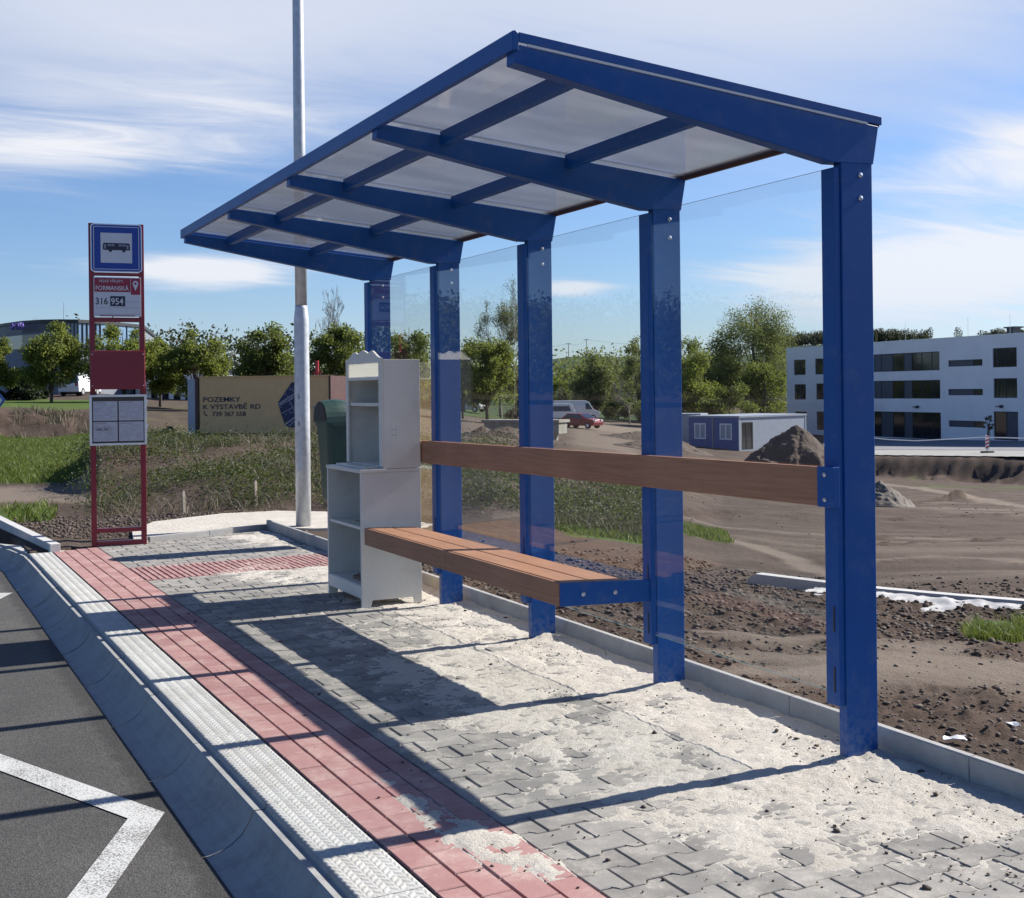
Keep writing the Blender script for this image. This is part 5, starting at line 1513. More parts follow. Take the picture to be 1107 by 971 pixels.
band(zpx(358.5), zpx(349.6), .006, 1, 5, M['panel_grey'], 'fascia')
band(zpx(376), zpx(361), .0045, 2, 4, M['glass_dark'], 'window')
band(zpx(382), zpx(372.2), .0045, 6, 8, M['glass_dark'], 'window')
band(zpx(401), zpx(388), .0045, 6, 7, M['glass_dark'], 'window')
band(zpx(436), zpx(416), .0045, 5, 7, M['black'], 'gateway')
pa = MB()
for u in (59, 95):
    p = at(u, 0, 102.3); pa.box(p[0] - ox - .12, p[0] - ox + .12, p[1] - oy - .5, p[1] - oy - .25, -2, zpx(416))
pa.obj('pillar', M['greywall'], of)
pa_ = at(11, 357.3, 104.0); pb_ = at(40, 357.3, 101.4)
dirv = Vector((pb_ - pa_)); ang = math.atan2(dirv.y, dirv.x)
text('sign_lettering', 'OPTIKA', .86, M['purple'], Matrix.Translation((pa_[0] - ox, pa_[1] - oy - .25, pa_[2] - oz)) @ Matrix.Rotation(ang, 4, 'Z') @ Matrix.Rotation(rad(90), 4, 'X'), of, bold=True, sx=.72, ext=.05)
p = at(97, 346, 108)
MB().tube([(p[0] - ox, p[1] - oy, zpx(346)), (p[0] - ox, p[1] - oy, zpx(336)), (p[0] - ox + .7, p[1] - oy, zpx(335))], [.05, .05, .04], 6).lathe([(.45, zpx(347)), (.42, zpx(344)), (.05, zpx(342))], (p[0] - ox - .6, p[1] - oy), 12).obj('satellite_dish', M['cabin_white'], of)
for u in (37, 40, 69):
    p = at(u, 346, 108); MB().tube([(p[0] - ox, p[1] - oy, zpx(346)), (p[0] - ox, p[1] - oy, zpx(338 if u < 60 else 322))], [.035, .02], 5).obj('antenna', M['galv'], of)
p = at(112, 352, 112); MB().box(p[0] - ox - .9, p[0] - ox + .9, p[1] - oy - .5, p[1] - oy + .5, zpx(364), zpx(351)).obj('roof_cabinet', M['cabin_white'], of)

F2 = Facade(120, 112, 215, 104)
lb = thing('low_building', 'long pale low building glimpsed under the trees left of the tan container', 'building', (F2.a[0], F2.a[1], 0), F2.rz)
ops2 = []
x = .5
while x < F2.L - 1.4: ops2.append((x, x + 1.0, float(CAMH - (432 - 426) / FPX * 108), float(CAMH - (416 - 426) / FPX * 108))); x += 1.65
w2_ = MB(); wall_open(w2_, F2.L, -1, 3.4, ops2, .15)
w2_.add([(0, 0, -1), (0, 8, -1), (0, 8, 3.4), (0, 0, 3.4)], [(3, 2, 1, 0)]); w2_.add([(F2.L, 0, -1), (F2.L, 8, -1), (F2.L, 8, 3.4), (F2.L, 0, 3.4)], [(0, 1, 2, 3)])
w2_.obj('wall', M['plaster'], lb, recalc=False)
MB().box(-.2, F2.L + .2, -.3, 8.2, 3.403, 3.6).obj('roof', M['darkmetal'], lb)
for q in ops2: window(lb, *q, splits=(.5,), fw=.05, dep=.1)

# ------------------------------------------------------------------ tan container with advertising sheet
F3 = Facade(210.5, 54.2, 352.0, 53.2)
ct = thing('shipping_container', 'tan container with lettered advertising sheet and dark blue hexagon on the weedy bank', 'container', (F3.a[0], F3.a[1], 0), F3.rz)
zb3, zt3 = CAMH - (469.5 - vh(280)) / FPX * 53.7, CAMH - (406.8 - vh(280)) / FPX * 53.7
LC = F3.L
MB().box(-.03, LC - .02, .03, 2.42, zb3 - .35, zt3 - .01).obj('body', M['brown'], ct)
cw_ = MB(); nx = 150; 
for i in range(nx):
    xa, xb = .02 + i * (LC - .06) / nx, .02 + (i + 1) * (LC - .06) / nx
    f = lambda k: -.012 - .007 * math.sin(k * 2 * math.pi / 6)
    cw_.add([(xa, f(i), zb3 + .06), (xb, f(i + 1), zb3 + .06), (xb, f(i + 1), zt3 - .04), (xa, f(i), zt3 - .04)], [(0, 1, 2, 3)])
cw_.obj('advertising_sheet', M['tan'], ct, recalc=False)
MB().box(0, LC - .03, -.06, .02, zt3 - .038, zt3 + .02).obj('top_rail', M['tan'], ct)
MB().box(-.05, LC - .03, -.05, .02, zb3 - .04, zb3 + .055).obj('bottom_rail', M['brown'], ct)
MB().box(-.16, -.002, -.07, .06, zb3 - .04, zt3 + .02).obj('corner_post', M['brown'], ct)
MB().box(LC - .04, LC + .05, -.05, .06, zb3 - .04, zt3 + .01).obj('corner_post', M['brown'], ct)
MB().box(-.52, -.17, -.05, .02, zb3 + .0, zt3 - .08).obj('door_leaf', M['cabin_white'], ct)
def ctx(u, v): return F3.px(u, v)
for (body_, u, v, cap) in (('POZEMKY', 219.5, 434.6, 5.2), ('K VÝSTAVBĚ RD', 219.5, 442.4, 5.0), ('739 367 558', 229.5, 450.0, 4.8)):
    x, z = ctx(u, v); s = cap * 53.7 / FPX / .70
    text('sheet_lettering', body_, s, M['ink'], Matrix.Translation((x, -.030, z)) @ Matrix.Rotation(rad(90), 4, 'X'), ct, bold=True, sx=1.28 if body_ != '739 367 558' else 1.12)
x, z = ctx(222.5, 447)
MB().prism([(x + a * .022, z + b * .022) for (a, b) in ((-4, 4), (-2, 5), (-1, 3), (-2, 2), (0, -2), (2, -3), (4, -2), (3, -5), (0, -5), (-3, -1))], -.034, -.028).obj('telephone_symbol', M['ink'], ct)
hexp = [ctx(*p) for p in ((315.5, 413.5), (300.5, 435.5), (307.5, 457.5), (311, 462), (327, 462), (336, 440), (330, 414))]
MB().prism(hexp, -.032, -.026).obj('blue_emblem', smat('navy_print', (.012, .018, .075), .5, .2, 4), ct)
es = MB()
rr = random.Random(9)
def inh(x, z): return bool(in_poly(np.array([x]), np.array([z]), hexp)[0])
for (p, q, w_) in (((301, 437), (322, 424), .035), ((301.6, 439.5), (323, 426), .02), ((305, 447), (330, 433), .015), ((308.5, 459), (333, 441), .035), ((311, 461.5), (334, 444), .02), ((311, 428), (322, 452), .015), ((316, 420), (331, 449), .015)):
    a = Vector((*ctx(*p), 0)); b = Vector((*ctx(*q), 0)); d_ = (b - a).normalized(); n_ = Vector((-d_.y, d_.x, 0)) * w_
    for k in range(16):
        s0 = a.lerp(b, k / 16); s1 = a.lerp(b, (k + 1) / 16); mid = (s0 + s1) / 2
        if inh(mid.x, mid.y): es.add([((s0 + n_).x, -.0335, (s0 + n_).y), ((s1 + n_).x, -.0335, (s1 + n_).y), ((s1 - n_).x, -.0335, (s1 - n_).y), ((s0 - n_).x, -.0335, (s0 - n_).y)], [(0, 1, 2, 3)])
for k in range(70):
    u = rr.uniform(301, 334); v = rr.uniform(414, 461); x, z = ctx(u, v)
    if inh(x, z) and inh(x + .09, z + .05) and inh(x - .05, z - .05):
        w_ = rr.uniform(.03, .09); es.add([(x, -.0336, z), (x + w_, -.0336, z + w_ * .6), (x + w_ - .02, -.0336, z + w_ * .6 + .03), (x - .02, -.0336, z + .03)], [(0, 1, 2, 3)])
es.obj('emblem_print', M['inkgrey'], ct)
x, z = ctx(340, 441)
MB().prism([(x - .10, z), (x, z + .09), (x + .12, z + .01), (x, z - .08)], -.030, -.026).obj('small_emblem', M['inkgrey'], ct)
p = at(337.5, 0, 72); g_ = float(gz_base(np.array([p[0]]), np.array([p[1]]))[0])
o = MB().tube([(0, 0, 0), (.05, 0, float(at(337, 390, 72)[2]) - g_)], [.13, .11], 8).box(-.18, .32, -.1, .1, float(at(337, 404, 72)[2]) - g_, float(at(337, 402, 72)[2]) - g_).obj('red_post', M['orange']); o.location = (p[0], p[1], g_); tag(o, 'red upright post poking up behind the tan container right of the lamp post', 'post')
# blue arrow board at the left edge
p = at(0, 433, 46); g_ = float(gz_base(np.array([p[0]]), np.array([p[1]]))[0])
ar = thing('arrow_sign', 'small blue arrow board on a post at the foot of the left lawn', 'road sign', (p[0], p[1], g_), -YAW)
zc2 = float(p[2]) - g_
MB().prism([(-.34, zc2 - .24), (.02, zc2 - .24), (.20, zc2), (.02, zc2 + .24), (-.34, zc2 + .24)], -.02, .0).obj('arrow_board', M['signblue'], ar)
MB().prism([(-.14, zc2 - .17), (-.02, zc2 - .17), (.11, zc2), (-.02, zc2 + .17), (-.14, zc2 + .17), (-.01, zc2)], -.026, -.021).obj('white_chevron', M['signwhite'], ar)
MB().tube([(-.1, .03, -.3), (-.1, .03, zc2 + .2)], [.03, .03], 8).obj('sign_post', M['galv'], ar)

# ------------------------------------------------------------------ site cabins
def cabin(label, uL, dL, uR, dR, dep, mat, wins, doors=[], flip=False, vt=446.0, hgt=2.7):
    F = Facade(uL, dL, uR, dR)
    zt = CAMH - (vt - vh((uL + uR) / 2)) / FPX * (dL + dR) / 2; zb = zt - hgt
    t = thing('site_cabin', label, 'site cabin', (F.a[0], F.a[1], 0), F.rz, 'site cabins at the edge of the dug ground')
    op = [(a * F.L, b * F.L, zb + c, zb + d) for (a, b, c, d) in wins + doors]
    mb = MB(); wall_open(mb, F.L, zb - .3, zt, op, .08)
    mb.add([(0, 0, zb - .3), (0, dep, zb - .3), (0, dep, zt), (0, 0, zt)], [(3, 2, 1, 0)]); mb.add([(F.L, 0, zb - .3), (F.L, dep, zb - .3), (F.L, dep, zt), (F.L, 0, zt)], [(0, 1, 2, 3)]); mb.add([(0, dep, zb - .3), (F.L, dep, zb - .3), (F.L, dep, zt), (0, dep, zt)], [(3, 2, 1, 0)])
    mb.obj('wall', mat, t, recalc=False)
    MB().box(-.06, F.L + .06, -.08, dep + .06, zt + .003, zt + .14).obj('roof', M['cabin_white'], t)
    MB().box(-.04, .10, -.03, .05, zb - .3, zt - .003).box(F.L - .10, F.L + .04, -.03, .05, zb - .3, zt - .003).obj('corner_post', mat, t)
    for q in op[:len(wins)]: window(t, *q, splits=(.5,), fw=.10, dep=.05).data.materials[0] = M['plaster']
    for q in op[len(wins):]: window(t, *q, splits=(.45,), fw=.08, dep=.05, name='glazed_door')
    return t
def cabin_end(t, dep, zb, zt, mat):
    # window end of the cabin, facing left
    ew = bpy.data.objects.new('end_wall', None)
    mb = MB(); op = [(.55, 1.75, zb + .85, zb + 2.1)]
    wall_open(mb, dep, zb - .3, zt, op, .08)
    bpy.data.objects.remove(ew)
    ew = mb.obj('end_wall', mat, t, recalc=False); ew.location = (-.01, dep, 0); ew.rotation_euler = (0, 0, -math.pi / 2)
    window(ew, *op[0], splits=(.5,), fw=.10, dep=.05).data.materials[0] = M['plaster']
ca = cabin('nearer site cabin with blue window end and white long side with glazed door', 793.8, 92, 866, 97.5, 2.44, M['cabin_white'], [], [(.035, .20, .10, 2.2)], vt=450.5, hgt=2.55)
zt_c = CAMH - (450.5 - vh(830)) / FPX * (92 + 97.5) / 2
cabin_end(ca, 2.44, zt_c - 2.55, zt_c, M['cabin_blue'])
cb_ = cabin('farther site cabin with blue window end beside the white-sided one', 793.8, 92, 866, 97.5, 2.44, M['cabin_white'], [], [], vt=450.5, hgt=2.55)
cb_.location = cb_.location + Vector((-math.sin(cb_.rotation_euler.z) * 2.56, math.cos(cb_.rotation_euler.z) * 2.56, 0))
cabin_end(cb_, 2.44, zt_c - 2.55, zt_c, M['cabin_blue'])
cabin('pale grey site cabin beside the middle blue shelter post, left of the blue cabins', 722, 108, 752, 107, 2.45, M['cabin_white'], [], vt=449)

# ------------------------------------------------------------------ earth heaps and concrete beam
def heap(label, u, d, r, h, seed, mat='heap', el=1.0, steep=1.15):
    p = at(u, 0, d); rng_ = seed
    n = 150; m_ = 80
    T, Rr_ = np.meshgrid(np.linspace(0, 2 * np.pi, n, endpoint=False), np.linspace(0, 1, m_))
    X_ = r * Rr_ * np.cos(T) * el; Y_ = r * Rr_ * np.sin(T)
    X_ += .18 * r * (fbm(X_ + seed * 9, Y_, r * .6, 3, seed) - .5); Y_ += .18 * r * (fbm(X_ - seed * 5, Y_ + 3, r * .6, 3, seed + 1) - .5)
    Zz = h * np.clip(1 - Rr_ ** steep, 0, 1) + h * .42 * (fbm(X_, Y_ + seed, r * .42, 5, seed + 2, .62) - .5) * sstep(1.0, .75, Rr_) * (.35 + Rr_)
    Zz = Zz + .16 * (fbm(X_, Y_ + 2 * seed, .55, 5, seed + 4, .68) - .5) * sstep(1.0, .85, Rr_)
    gx_ = gz_base(X_ + p[0], Y_ + p[1]); g0 = float(gz_base(np.array([p[0]]), np.array([p[1]]))[0])
    Zz = np.where(Rr_ > .98, gx_ - g0 - .2, np.maximum(Zz + (gx_ - g0) * Rr_, gx_ - g0 - .1))
    i = np.arange(n * m_).reshape(m_, n); j = np.roll(i, -1, 1)
    o = npobj('dirt_heap', np.stack([X_, Y_, Zz], -1).reshape(-1, 3), np.stack([i[:-1], i[1:], j[1:], j[:-1]], -1).reshape(-1, 4)[:, ::-1], M[mat], smooth=True)
    o.location = (p[0], p[1], g0); tag(o, label, 'earth heap', 'heaps of dug earth'); return o
def htop(u, v, d):
    p = at(u, v, d); return float(p[2] - gz_base(np.array([p[0]]), np.array([p[1]]))[0])
heap('largest dark earth heap in front of the white building, pointed top', 858, 60, 3.1, htop(858, 457, 60) * .95, 5)
heap('low rubble heap just right of the nearest blue post', 944, 38, 1.0, htop(950, 517, 38) * .9, 8, 'rubble', 1.2)
heap('low dark earth heap on the pale track right of the red car', 681, 98, 2.3, .75, 12, 'heap', 1.6)
heap('broad dark earth heap beside the second nearest blue post', 712, 74, 2.0, .85, 14, 'heap', 1.7)
heap('small earth heap under the near end of the concrete beam', 516, 66, 1.0, .55, 17, 'heap', 1.3)
heap('brownish earth heap below the middle of the concrete beam', 543, 66, 1.4, .62, 19, 'heap', 1.3)
F4 = Facade(517, 70.5, 598, 68.3)
cbm = thing('concrete_beam', 'weathered precast concrete beam lying on blocks beyond the brush', 'concrete beam', (F4.a[0], F4.a[1], 0), F4.rz)
z1 = F4.px(555, 454)[1]; z0 = F4.px(555, 469)[1]
MB().box(0, F4.L, .12, 1.25, z0, z1 - .16).obj('beam_web', M['concrete_old'], cbm, .01)
MB().box(-.08, F4.L + .1, -.05, 1.45, z1 - .157, z1).obj('beam_flange', M['concrete_old'], cbm, .01)
MB().box(.5, 1.0, .2, 1.1, z0 - 1.2, z0 - .003).obj('support_block', M['concrete_old'], cbm)
MB().box(F4.L - 1.0, F4.L - .5, .2, 1.1, z0 - 1.2, z0 - .003).obj('support_block', M['concrete_old'], cbm)

# ------------------------------------------------------------------ vehicles
def vehicle(name, label, cat, u, d, rz, prof, width, wheels, wr, body, glass_polys, nose=None, front_lights=True, lift=0.0):
    p = gpt(u, d); t = thing(name, label, cat, p, rz)
    n = len(prof)
    mb = MB(); hw = width / 2
    ins = [.09 if z > prof[0][1] + .55 else .0 for (x, z) in prof]
    zmax = max(z for _, z in prof); zmid = .55 * zmax
    def yy(z): return hw - (.10 * max(0, z - zmid) / (zmax - zmid + 1e-6))
    vs = [(x, -yy(z), z) for (x, z) in prof] + [(x, yy(z), z) for (x, z) in prof]
    mb.add(vs, [tuple(range(n)), tuple(range(2 * n - 1, n - 1, -1))] + [(i, i + n, (i + 1) % n + n, (i + 1) % n) for i in range(n)])
    b = mb.obj('body', body, t, .05)
    for (poly, kind) in glass_polys:
        g_ = MB()
        if kind == 'side':
            for s_ in (-1, 1):
                vs = [(x, s_ * (yy(z) + .012), z) for (x, z) in poly]; g_.add(vs, [tuple(range(len(poly)))])
            g_.obj('side_window', M['glass_dark'], t)
        else:
            (xa, za), (xb, zb_) = poly
            w0, w1 = yy(za) - .10, yy(zb_) - .10
            dx = .012 if xa > xb else -.012
            g_.add([(xa + dx, -w0, za + .012), (xa + dx, w0, za + .012), (xb + dx, w1, zb_ + .012), (xb + dx, -w1, zb_ + .012)], [(0, 1, 2, 3)]); g_.obj('windscreen' if kind == 'front' else 'rear_window', M['glass_dark'], t)
    for wx in wheels:
        for s_ in (-1, 1):
            w = MB(); pr = [(wr, -.10), (wr, .10)]
            w.tube([(wx, s_ * (hw - .20), wr), (wx, s_ * (hw + .012), wr)], [wr, wr], 20); wo = w.obj('wheel', M['tyre'], t)
            MB().tube([(wx, s_ * (hw + .005), wr), (wx, s_ * (hw + .022), wr)], [wr * .62, wr * .58], 14).obj('hub', M['alu'], wo)
    xm = max(x for x, _ in prof); xn = min(x for x, _ in prof)
    zl = sorted(z for _, z in prof)[0] + .42
    for s_ in (-1, 1):
        MB().box(xm - .12, xm + .012, s_ * (hw - .32) - .15, s_ * (hw - .32) + .15, zl, zl + .16).obj('headlight', M['lampglass'], t)
        MB().box(xn - .012, xn + .1, s_ * (hw - .22) - .1, s_ * (hw - .22) + .1, zl + .05, zl + .3).obj('tail_light', M['taillight'], t)
    return t
R_ = -YAW
vehicle('white_van', 'white high-roofed delivery van facing right behind the red car', 'van', 618, 148, R_ + rad(6), [(-2.9, .35), (2.6, .35), (2.75, .75), (2.70, 1.05), (2.0, 1.35), (1.45, 2.25), (1.0, 2.45), (-2.85, 2.45), (-2.95, 1.2)], 2.0, (-1.9, 1.9), .35, M['carwhite'],
        [([(1.0, 1.35), (1.85, 1.35), (1.35, 2.1), (1.0, 2.1)], 'side'), (((2.0, 1.38), (1.45, 2.22)), 'front')])
vehicle('white_minibus', 'white minibus with dark window band left of the red car', 'minibus', 594, 140, R_ + rad(4), [(-2.5, .35), (2.3, .35), (2.42, .8), (2.35, 1.15), (1.95, 1.95), (1.6, 2.05), (-2.4, 2.05), (-2.55, 1.2)], 1.95, (-1.6, 1.5), .34, M['carwhite'],
        [([(-2.3, 1.15), (1.9, 1.15), (1.65, 1.75), (-2.3, 1.75)], 'side'), (((2.35, 1.18), (1.95, 1.92)), 'front')])
vehicle('red_car', 'dark red hatchback parked in front of the white vans', 'car', 624, 119, R_ - rad(38), [(-1.95, .3), (1.9, .3), (2.0, .6), (1.9, .88), (1.0, 1.0), (.3, 1.45), (-1.2, 1.5), (-1.85, 1.05), (-2.0, .7)], 1.75, (-1.25, 1.25), .31, M['carred'],
        [([(-1.5, 1.02), (.8, 1.02), (.22, 1.38), (-1.15, 1.40)], 'side'), (((1.0, 1.03), (.3, 1.43)), 'front'), (((-1.85, 1.08), (-1.2, 1.47)), 'rear')])
vehicle('silver_car', 'silver estate car at the far edge of the green, seen beside the bookcase reflection', 'car', 502, 150, R_ - rad(30), [(-2.1, .35), (2.1, .35), (2.2, .7), (2.05, 1.0), (1.1, 1.12), (.4, 1.62), (-1.8, 1.65), (-2.1, 1.1), (-2.2, .75)], 1.85, (-1.4, 1.4), .35, M['carsilver'],
        [([(-1.9, 1.12), (.95, 1.12), (.35, 1.52), (-1.75, 1.54)], 'side'), (((1.1, 1.15), (.4, 1.6)), 'front'), (((-2.1, 1.12), (-1.8, 1.62)), 'rear')])
vehicle('parked_van', 'small white van parked at the dark gateway of the left office building', 'van', 82, 98.5, R_ + rad(84), [(-2.0, .3), (2.0, .3), (2.1, .7), (1.95, .95), (1.3, 1.1), (.8, 1.75), (-1.95, 1.8), (-2.05, .8)], 1.75, (-1.3, 1.3), .31, M['carwhite'],
        [([(.1, 1.1), (1.1, 1.1), (.7, 1.6), (.1, 1.6)], 'side'), (((1.3, 1.12), (.8, 1.72)), 'front'), (((-2.05, 1.0), (-1.95, 1.65)), 'rear')])
# barrier board, tape, poles
p = gpt(1062, 88, .06)
bb = thing('barrier_board', 'red and white striped warning board standing on the pale road before the white building', 'warning board', p, -YAW - .2)
MB().box(-.45, .45, -.2, .2, 0, .12).obj('foot', M['black'], bb, .02)
MB().box(-.125, .125, -.02, .02, .25, 1.28).obj('board', M['signwhite'], bb)
st_ = MB()
for k in range(4): st_.add([(-.124, -.023, .30 + k * .25), (.124, -.023, .42 + k * .25), (.124, -.023, .545 + k * .25), (-.124, -.023, .425 + k * .25)], [(0, 1, 2, 3)])
st_.obj('stripe', M['orange'], bb)
MB().box(-.03, .03, .021, .05, .11, 1.2).obj('stem', M['galv'], bb)
tp = MB(); tpts = [at(u, v, d) for (u, v, d) in ((930, 471.5, 97), (960, 474.6, 95), (990, 476, 92.5), (1020, 474.5, 90.5), (1062, 472.2, 88), (1085, 472.6, 86), (1130, 473.8, 83))]
for a, b in zip(tpts[:-1], tpts[1:]): tp.add([tuple(a), tuple(b), (b[0], b[1], b[2] - .08), (a[0], a[1], a[2] - .08)], [(0, 1, 2, 3)])
o = tp.obj('barrier_tape', M['scrap']); so_ = o.modifiers.new('solid', 'SOLIDIFY'); so_.thickness = .004; tag(o, 'red-white barrier tape strung across in front of the white building', 'barrier tape')
def upole(label, x, y, z, h, cross=2, rz=0.0):
    t = thing('utility_pole', label, 'utility pole', (x, y, z), rz, 'poles of the overhead line')
    MB().tube([(0, 0, -1), (0, 0, h)], [.16, .10], 8).obj('pole', M['barkgrey'], t)
    for k in range(cross): MB().box(-.9 + .25 * k, .9 - .25 * k, -.06, .06, h - .35 - k * 1.5, h - .22 - k * 1.5).obj('cross_arm', M['barkgrey'], t)
    for s_ in (-.8, 0, .8): MB().lathe([(.05, h - .22), (.07, h - .1), (.04, h + .08)], (s_, 0), 8).obj('insulator', M['cabin_white'], t)
for (u, vt, d, lab) in ((614.5, 371, 410, 'utility pole on the green hill seen between the two middle shelter posts'), (634, 366.5, 430, 'slightly taller utility pole on the hill behind the willow')):
    p = at(u, vt, d); g_ = float(gz_base(np.array([p[0]]), np.array([p[1]]))[0]); upole(lab, p[0], p[1], g_, float(p[2]) - g_, 1, -YAW)
upole('utility pole across the road mirrored in the shelter glass', -29.8, 71.4, float(gz_base(np.array([-29.8]), np.array([71.4]))[0]), 7.4, 2, .6)
wr_ = MB()
for dz in (-.1, ):
    for (a, b) in (((560, 372, 400), (614.5, 371.2, 410)), ((614.5, 371.2, 410), (634, 367, 430)), ((634, 367, 430), (740, 371, 470))):
        A = at(*a); B = at(*b); pts_ = [tuple(A + (B - A) * t + np.array([0, 0, -1.2 * 4 * t * (1 - t)])) for t in np.linspace(0, 1, 9)]
        wr_.tube(pts_, [.03] * 9, 4)
tag(wr_.obj('overhead_wire', M['darkmetal']), 'thin overhead wire strung between the hill poles', 'wire')
# ------------------------------------------------------------------ trees
def limbs(rng, h, cr, cz0, ctr, n, r0, mb, curve=.25):
    for c in ctr[:n]:
        z0 = rng.uniform(cz0 * .55, cz0 * 1.15)
        p0 = np.array([0, 0, z0]); p1 = np.array(c)
        m = p0 * .5 + p1 * .5; m[2] += .12 * abs(p1[2] - p0[2]); m[:2] *= .75
        r = r0 * rng.uniform(.25, .5)
        mb.tube([tuple(p0), tuple(m), tuple(p1)], [r, r * .6, r * .2], 5)
def tree(label, u, d, vtop, wpx, mat, seed, trunk=.22, nl=5200, leaf=.13, shape='round', group=None, clumps=34, name='broadleaf_tree', cat='tree', bark='bark', sparse=0.0, hfix=None, zfix=None, gap=.0):
    rng = np.random.default_rng(seed)
    p = at(u, vtop, d); g0 = float(gz_base(np.array([p[0]]), np.array([p[1]]))[0])
    if zfix is not None: g0 = zfix
    h = float(p[2]) - g0; R = wpx / 2 * d / FPX
    if hfix: h = hfix
    t = thing(name, label, cat, (p[0], p[1], g0), rng.uniform(0, 6.28), group)
    z0 = h * trunk; hc = h - z0
    # clump centres
    C_ = []
    while len(C_) < clumps:
        q = rng.uniform(-1, 1, 3)
        rr_ = math.sqrt(q[0] ** 2 + q[1] ** 2); tz = (q[2] + 1) / 2
        if shape == 'round': lim = math.sqrt(max(0, 1 - (2 * tz - .95) ** 2 / 1.1))
        elif shape == 'ovoid': lim = math.sqrt(max(0, 1 - (2 * tz - .8) ** 2 / 1.45)) * (1 - .25 * tz)
        elif shape == 'column': lim = min(1, 2.6 * tz + .3) * (1 - .75 * tz ** 2.2)
        elif shape == 'cone': lim = 1.0 - .95 * tz
        else: lim = math.sqrt(max(0, 1 - (2 * tz - 1) ** 2))
        if rr_ > lim or (rr_ < lim * .35 and rng.random() < .6): continue
        C_.append((q[0] * R * .86, q[1] * R * .86, z0 + hc * (.06 + .88 * tz)))
    C_ = np.array(C_)
    sz = rng.uniform(.15, .30, clumps) * (R * .55 + hc * .22)
    w = sz ** 2; w /= w.sum()
    nl = int(nl * 2.4)
    k = rng.choice(clumps, nl, p=w)
    q = rng.normal(size=(nl, 3)); q /= np.linalg.norm(q, axis=1)[:, None]
    rad_ = rng.random(nl) ** .45
    P = C_[k] + q * (rad_ * sz[k] * rng.uniform(.85, 1.5, nl))[:, None] * np.array([1, 1, .85])
    # stray sprays at the rim
    up = rng.random(nl) < .035
    P[up] += (P[up] - np.array([0, 0, z0 + hc * .4])) * rng.uniform(.03, .13, up.sum())[:, None]
    if gap > 0:
        nz = fbm(P[:, 0] + 31 * seed, P[:, 2] + P[:, 1] * .7, R * .5, 3, seed); P = P[nz > gap]
    P[:, 2] = np.maximum(P[:, 2], z0 * .6)
    V, F = leaves_np(P, np.full(len(P), leaf * .74), seed + 1)
    mb = MB(); r0 = max(.05, h * .018)
    mb.tube([(0, 0, -.3), (.02 * h * rng.normal(), .02 * h * rng.normal(), z0), (.02 * h * rng.normal(), .02 * h * rng.normal(), z0 + hc * .55), (0, 0, z0 + hc * .9)], [r0 * 1.15, r0, r0 * .55, r0 * .12], 8)
    limbs(rng, h, R, z0, C_, min(clumps, 16), r0, mb)
    mb.obj('trunk', M[bark], t, smooth=True, recalc=False)
    npobj('crown', V, F, M[mat], t)
    return t
def bare(label, u, d, vtop, wpx, seed, group=None, depth=6, bark='barkgrey', trunk=.28, twig='barkgrey', leafy=0, spread=.5, name='bare_tree', thick=.02):
    rng = np.random.default_rng(seed)
    p = at(u, vtop, d); g0 = float(gz_base(np.array([p[0]]), np.array([p[1]]))[0]); h = float(p[2]) - g0; R = wpx / 2 * d / FPX
    t = thing(name, label, 'tree', (p[0], p[1], g0), rng.uniform(0, 6.28), group)
    mt_ = MB(); mw = MB(); tips = []
    def grow(p, dr, L, r, lv):
        n = 3; pts = [p]; d_ = np.array(dr)
        for i in range(n):
            d_ = d_ + rng.normal(size=3) * .13 + np.array([0, 0, .07]); d_ /= np.linalg.norm(d_); pts.append(pts[-1] + d_ * L / n)
        rs_ = [max(r * (1 - .3 * i / n), d * 1.6e-4) for i in range(n + 1)]
        (mt_ if lv < 2 else mw).tube([tuple(q) for q in pts], rs_, 6 if lv < 2 else 3, cap=False)
        if lv >= depth: tips.append(pts[-1]); tips.append(pts[-2]); return
        for c in range(rng.integers(2, 4) if lv > 0 else 4):
            a = rng.normal(size=3); a -= a.dot(d_) * d_; a /= np.linalg.norm(a)
            nd = d_ * rng.uniform(.65, .95) + a * spread * rng.uniform(.7, 1.4); nd /= np.linalg.norm(nd)
            grow(pts[-1 if c < 2 else -2], nd, L * rng.uniform(.62, .85), r * .62, lv + 1)
    grow(np.array([0, 0, -.2]), (0, 0, 1), h * trunk, h * thick, 0)
    A = np.array(mt_.v + mw.v); zs = A[:, 2].max(); xs = np.percentile(np.hypot(A[:, 0], A[:, 1]), 99)
    sx_, sz_ = R / xs, h / zs
    for b in (mt_, mw): b.v = [(x * sx_, y * sx_, z * sz_) for (x, y, z) in b.v]
    mt_.obj('trunk', M[bark], t, smooth=True, recalc=False)
    mw.obj('twigs', M[twig], t, recalc=False)
    if leafy:
        T = np.array(tips) * np.array([sx_, sx_, sz_]); k = rng.integers(0, len(T), leafy)
        V, F = leaves_np(T[k] + rng.normal(size=(leafy, 3)) * .28, np.full(leafy, .075), seed); npobj('crown', V, F, M['leaf_grey'], t)
    return t
GL = 'round spring-green trees lined up before the office building'
tree('round spring-green tree cut by the left edge of the photo', -6, 80, 351, 56, 'leaf_spring', 201, .22, 4200, .13, 'ovoid', GL)
tree('round spring-green tree in front of the dark office building', 54, 80, 347.5, 76, 'leaf_spring', 202, .19, 6500, .13, 'ovoid', GL, 44)
tree('broad spring-green tree seen through the frame of the bus stop sign', 133, 82, 349, 90, 'leaf_spring', 203, .20, 6500, .13, 'round', GL, 44)
tree('narrow spring-green tree between the bus stop sign and the container', 172, 84, 361, 44, 'leaf_spring', 204, .2, 4200, .13, 'ovoid', GL)
tree('spring-green tree with a ragged top above the left end of the container', 211, 82, 354, 82, 'leaf_spring', 205, .2, 6800, .13, 'round', GL, 44)
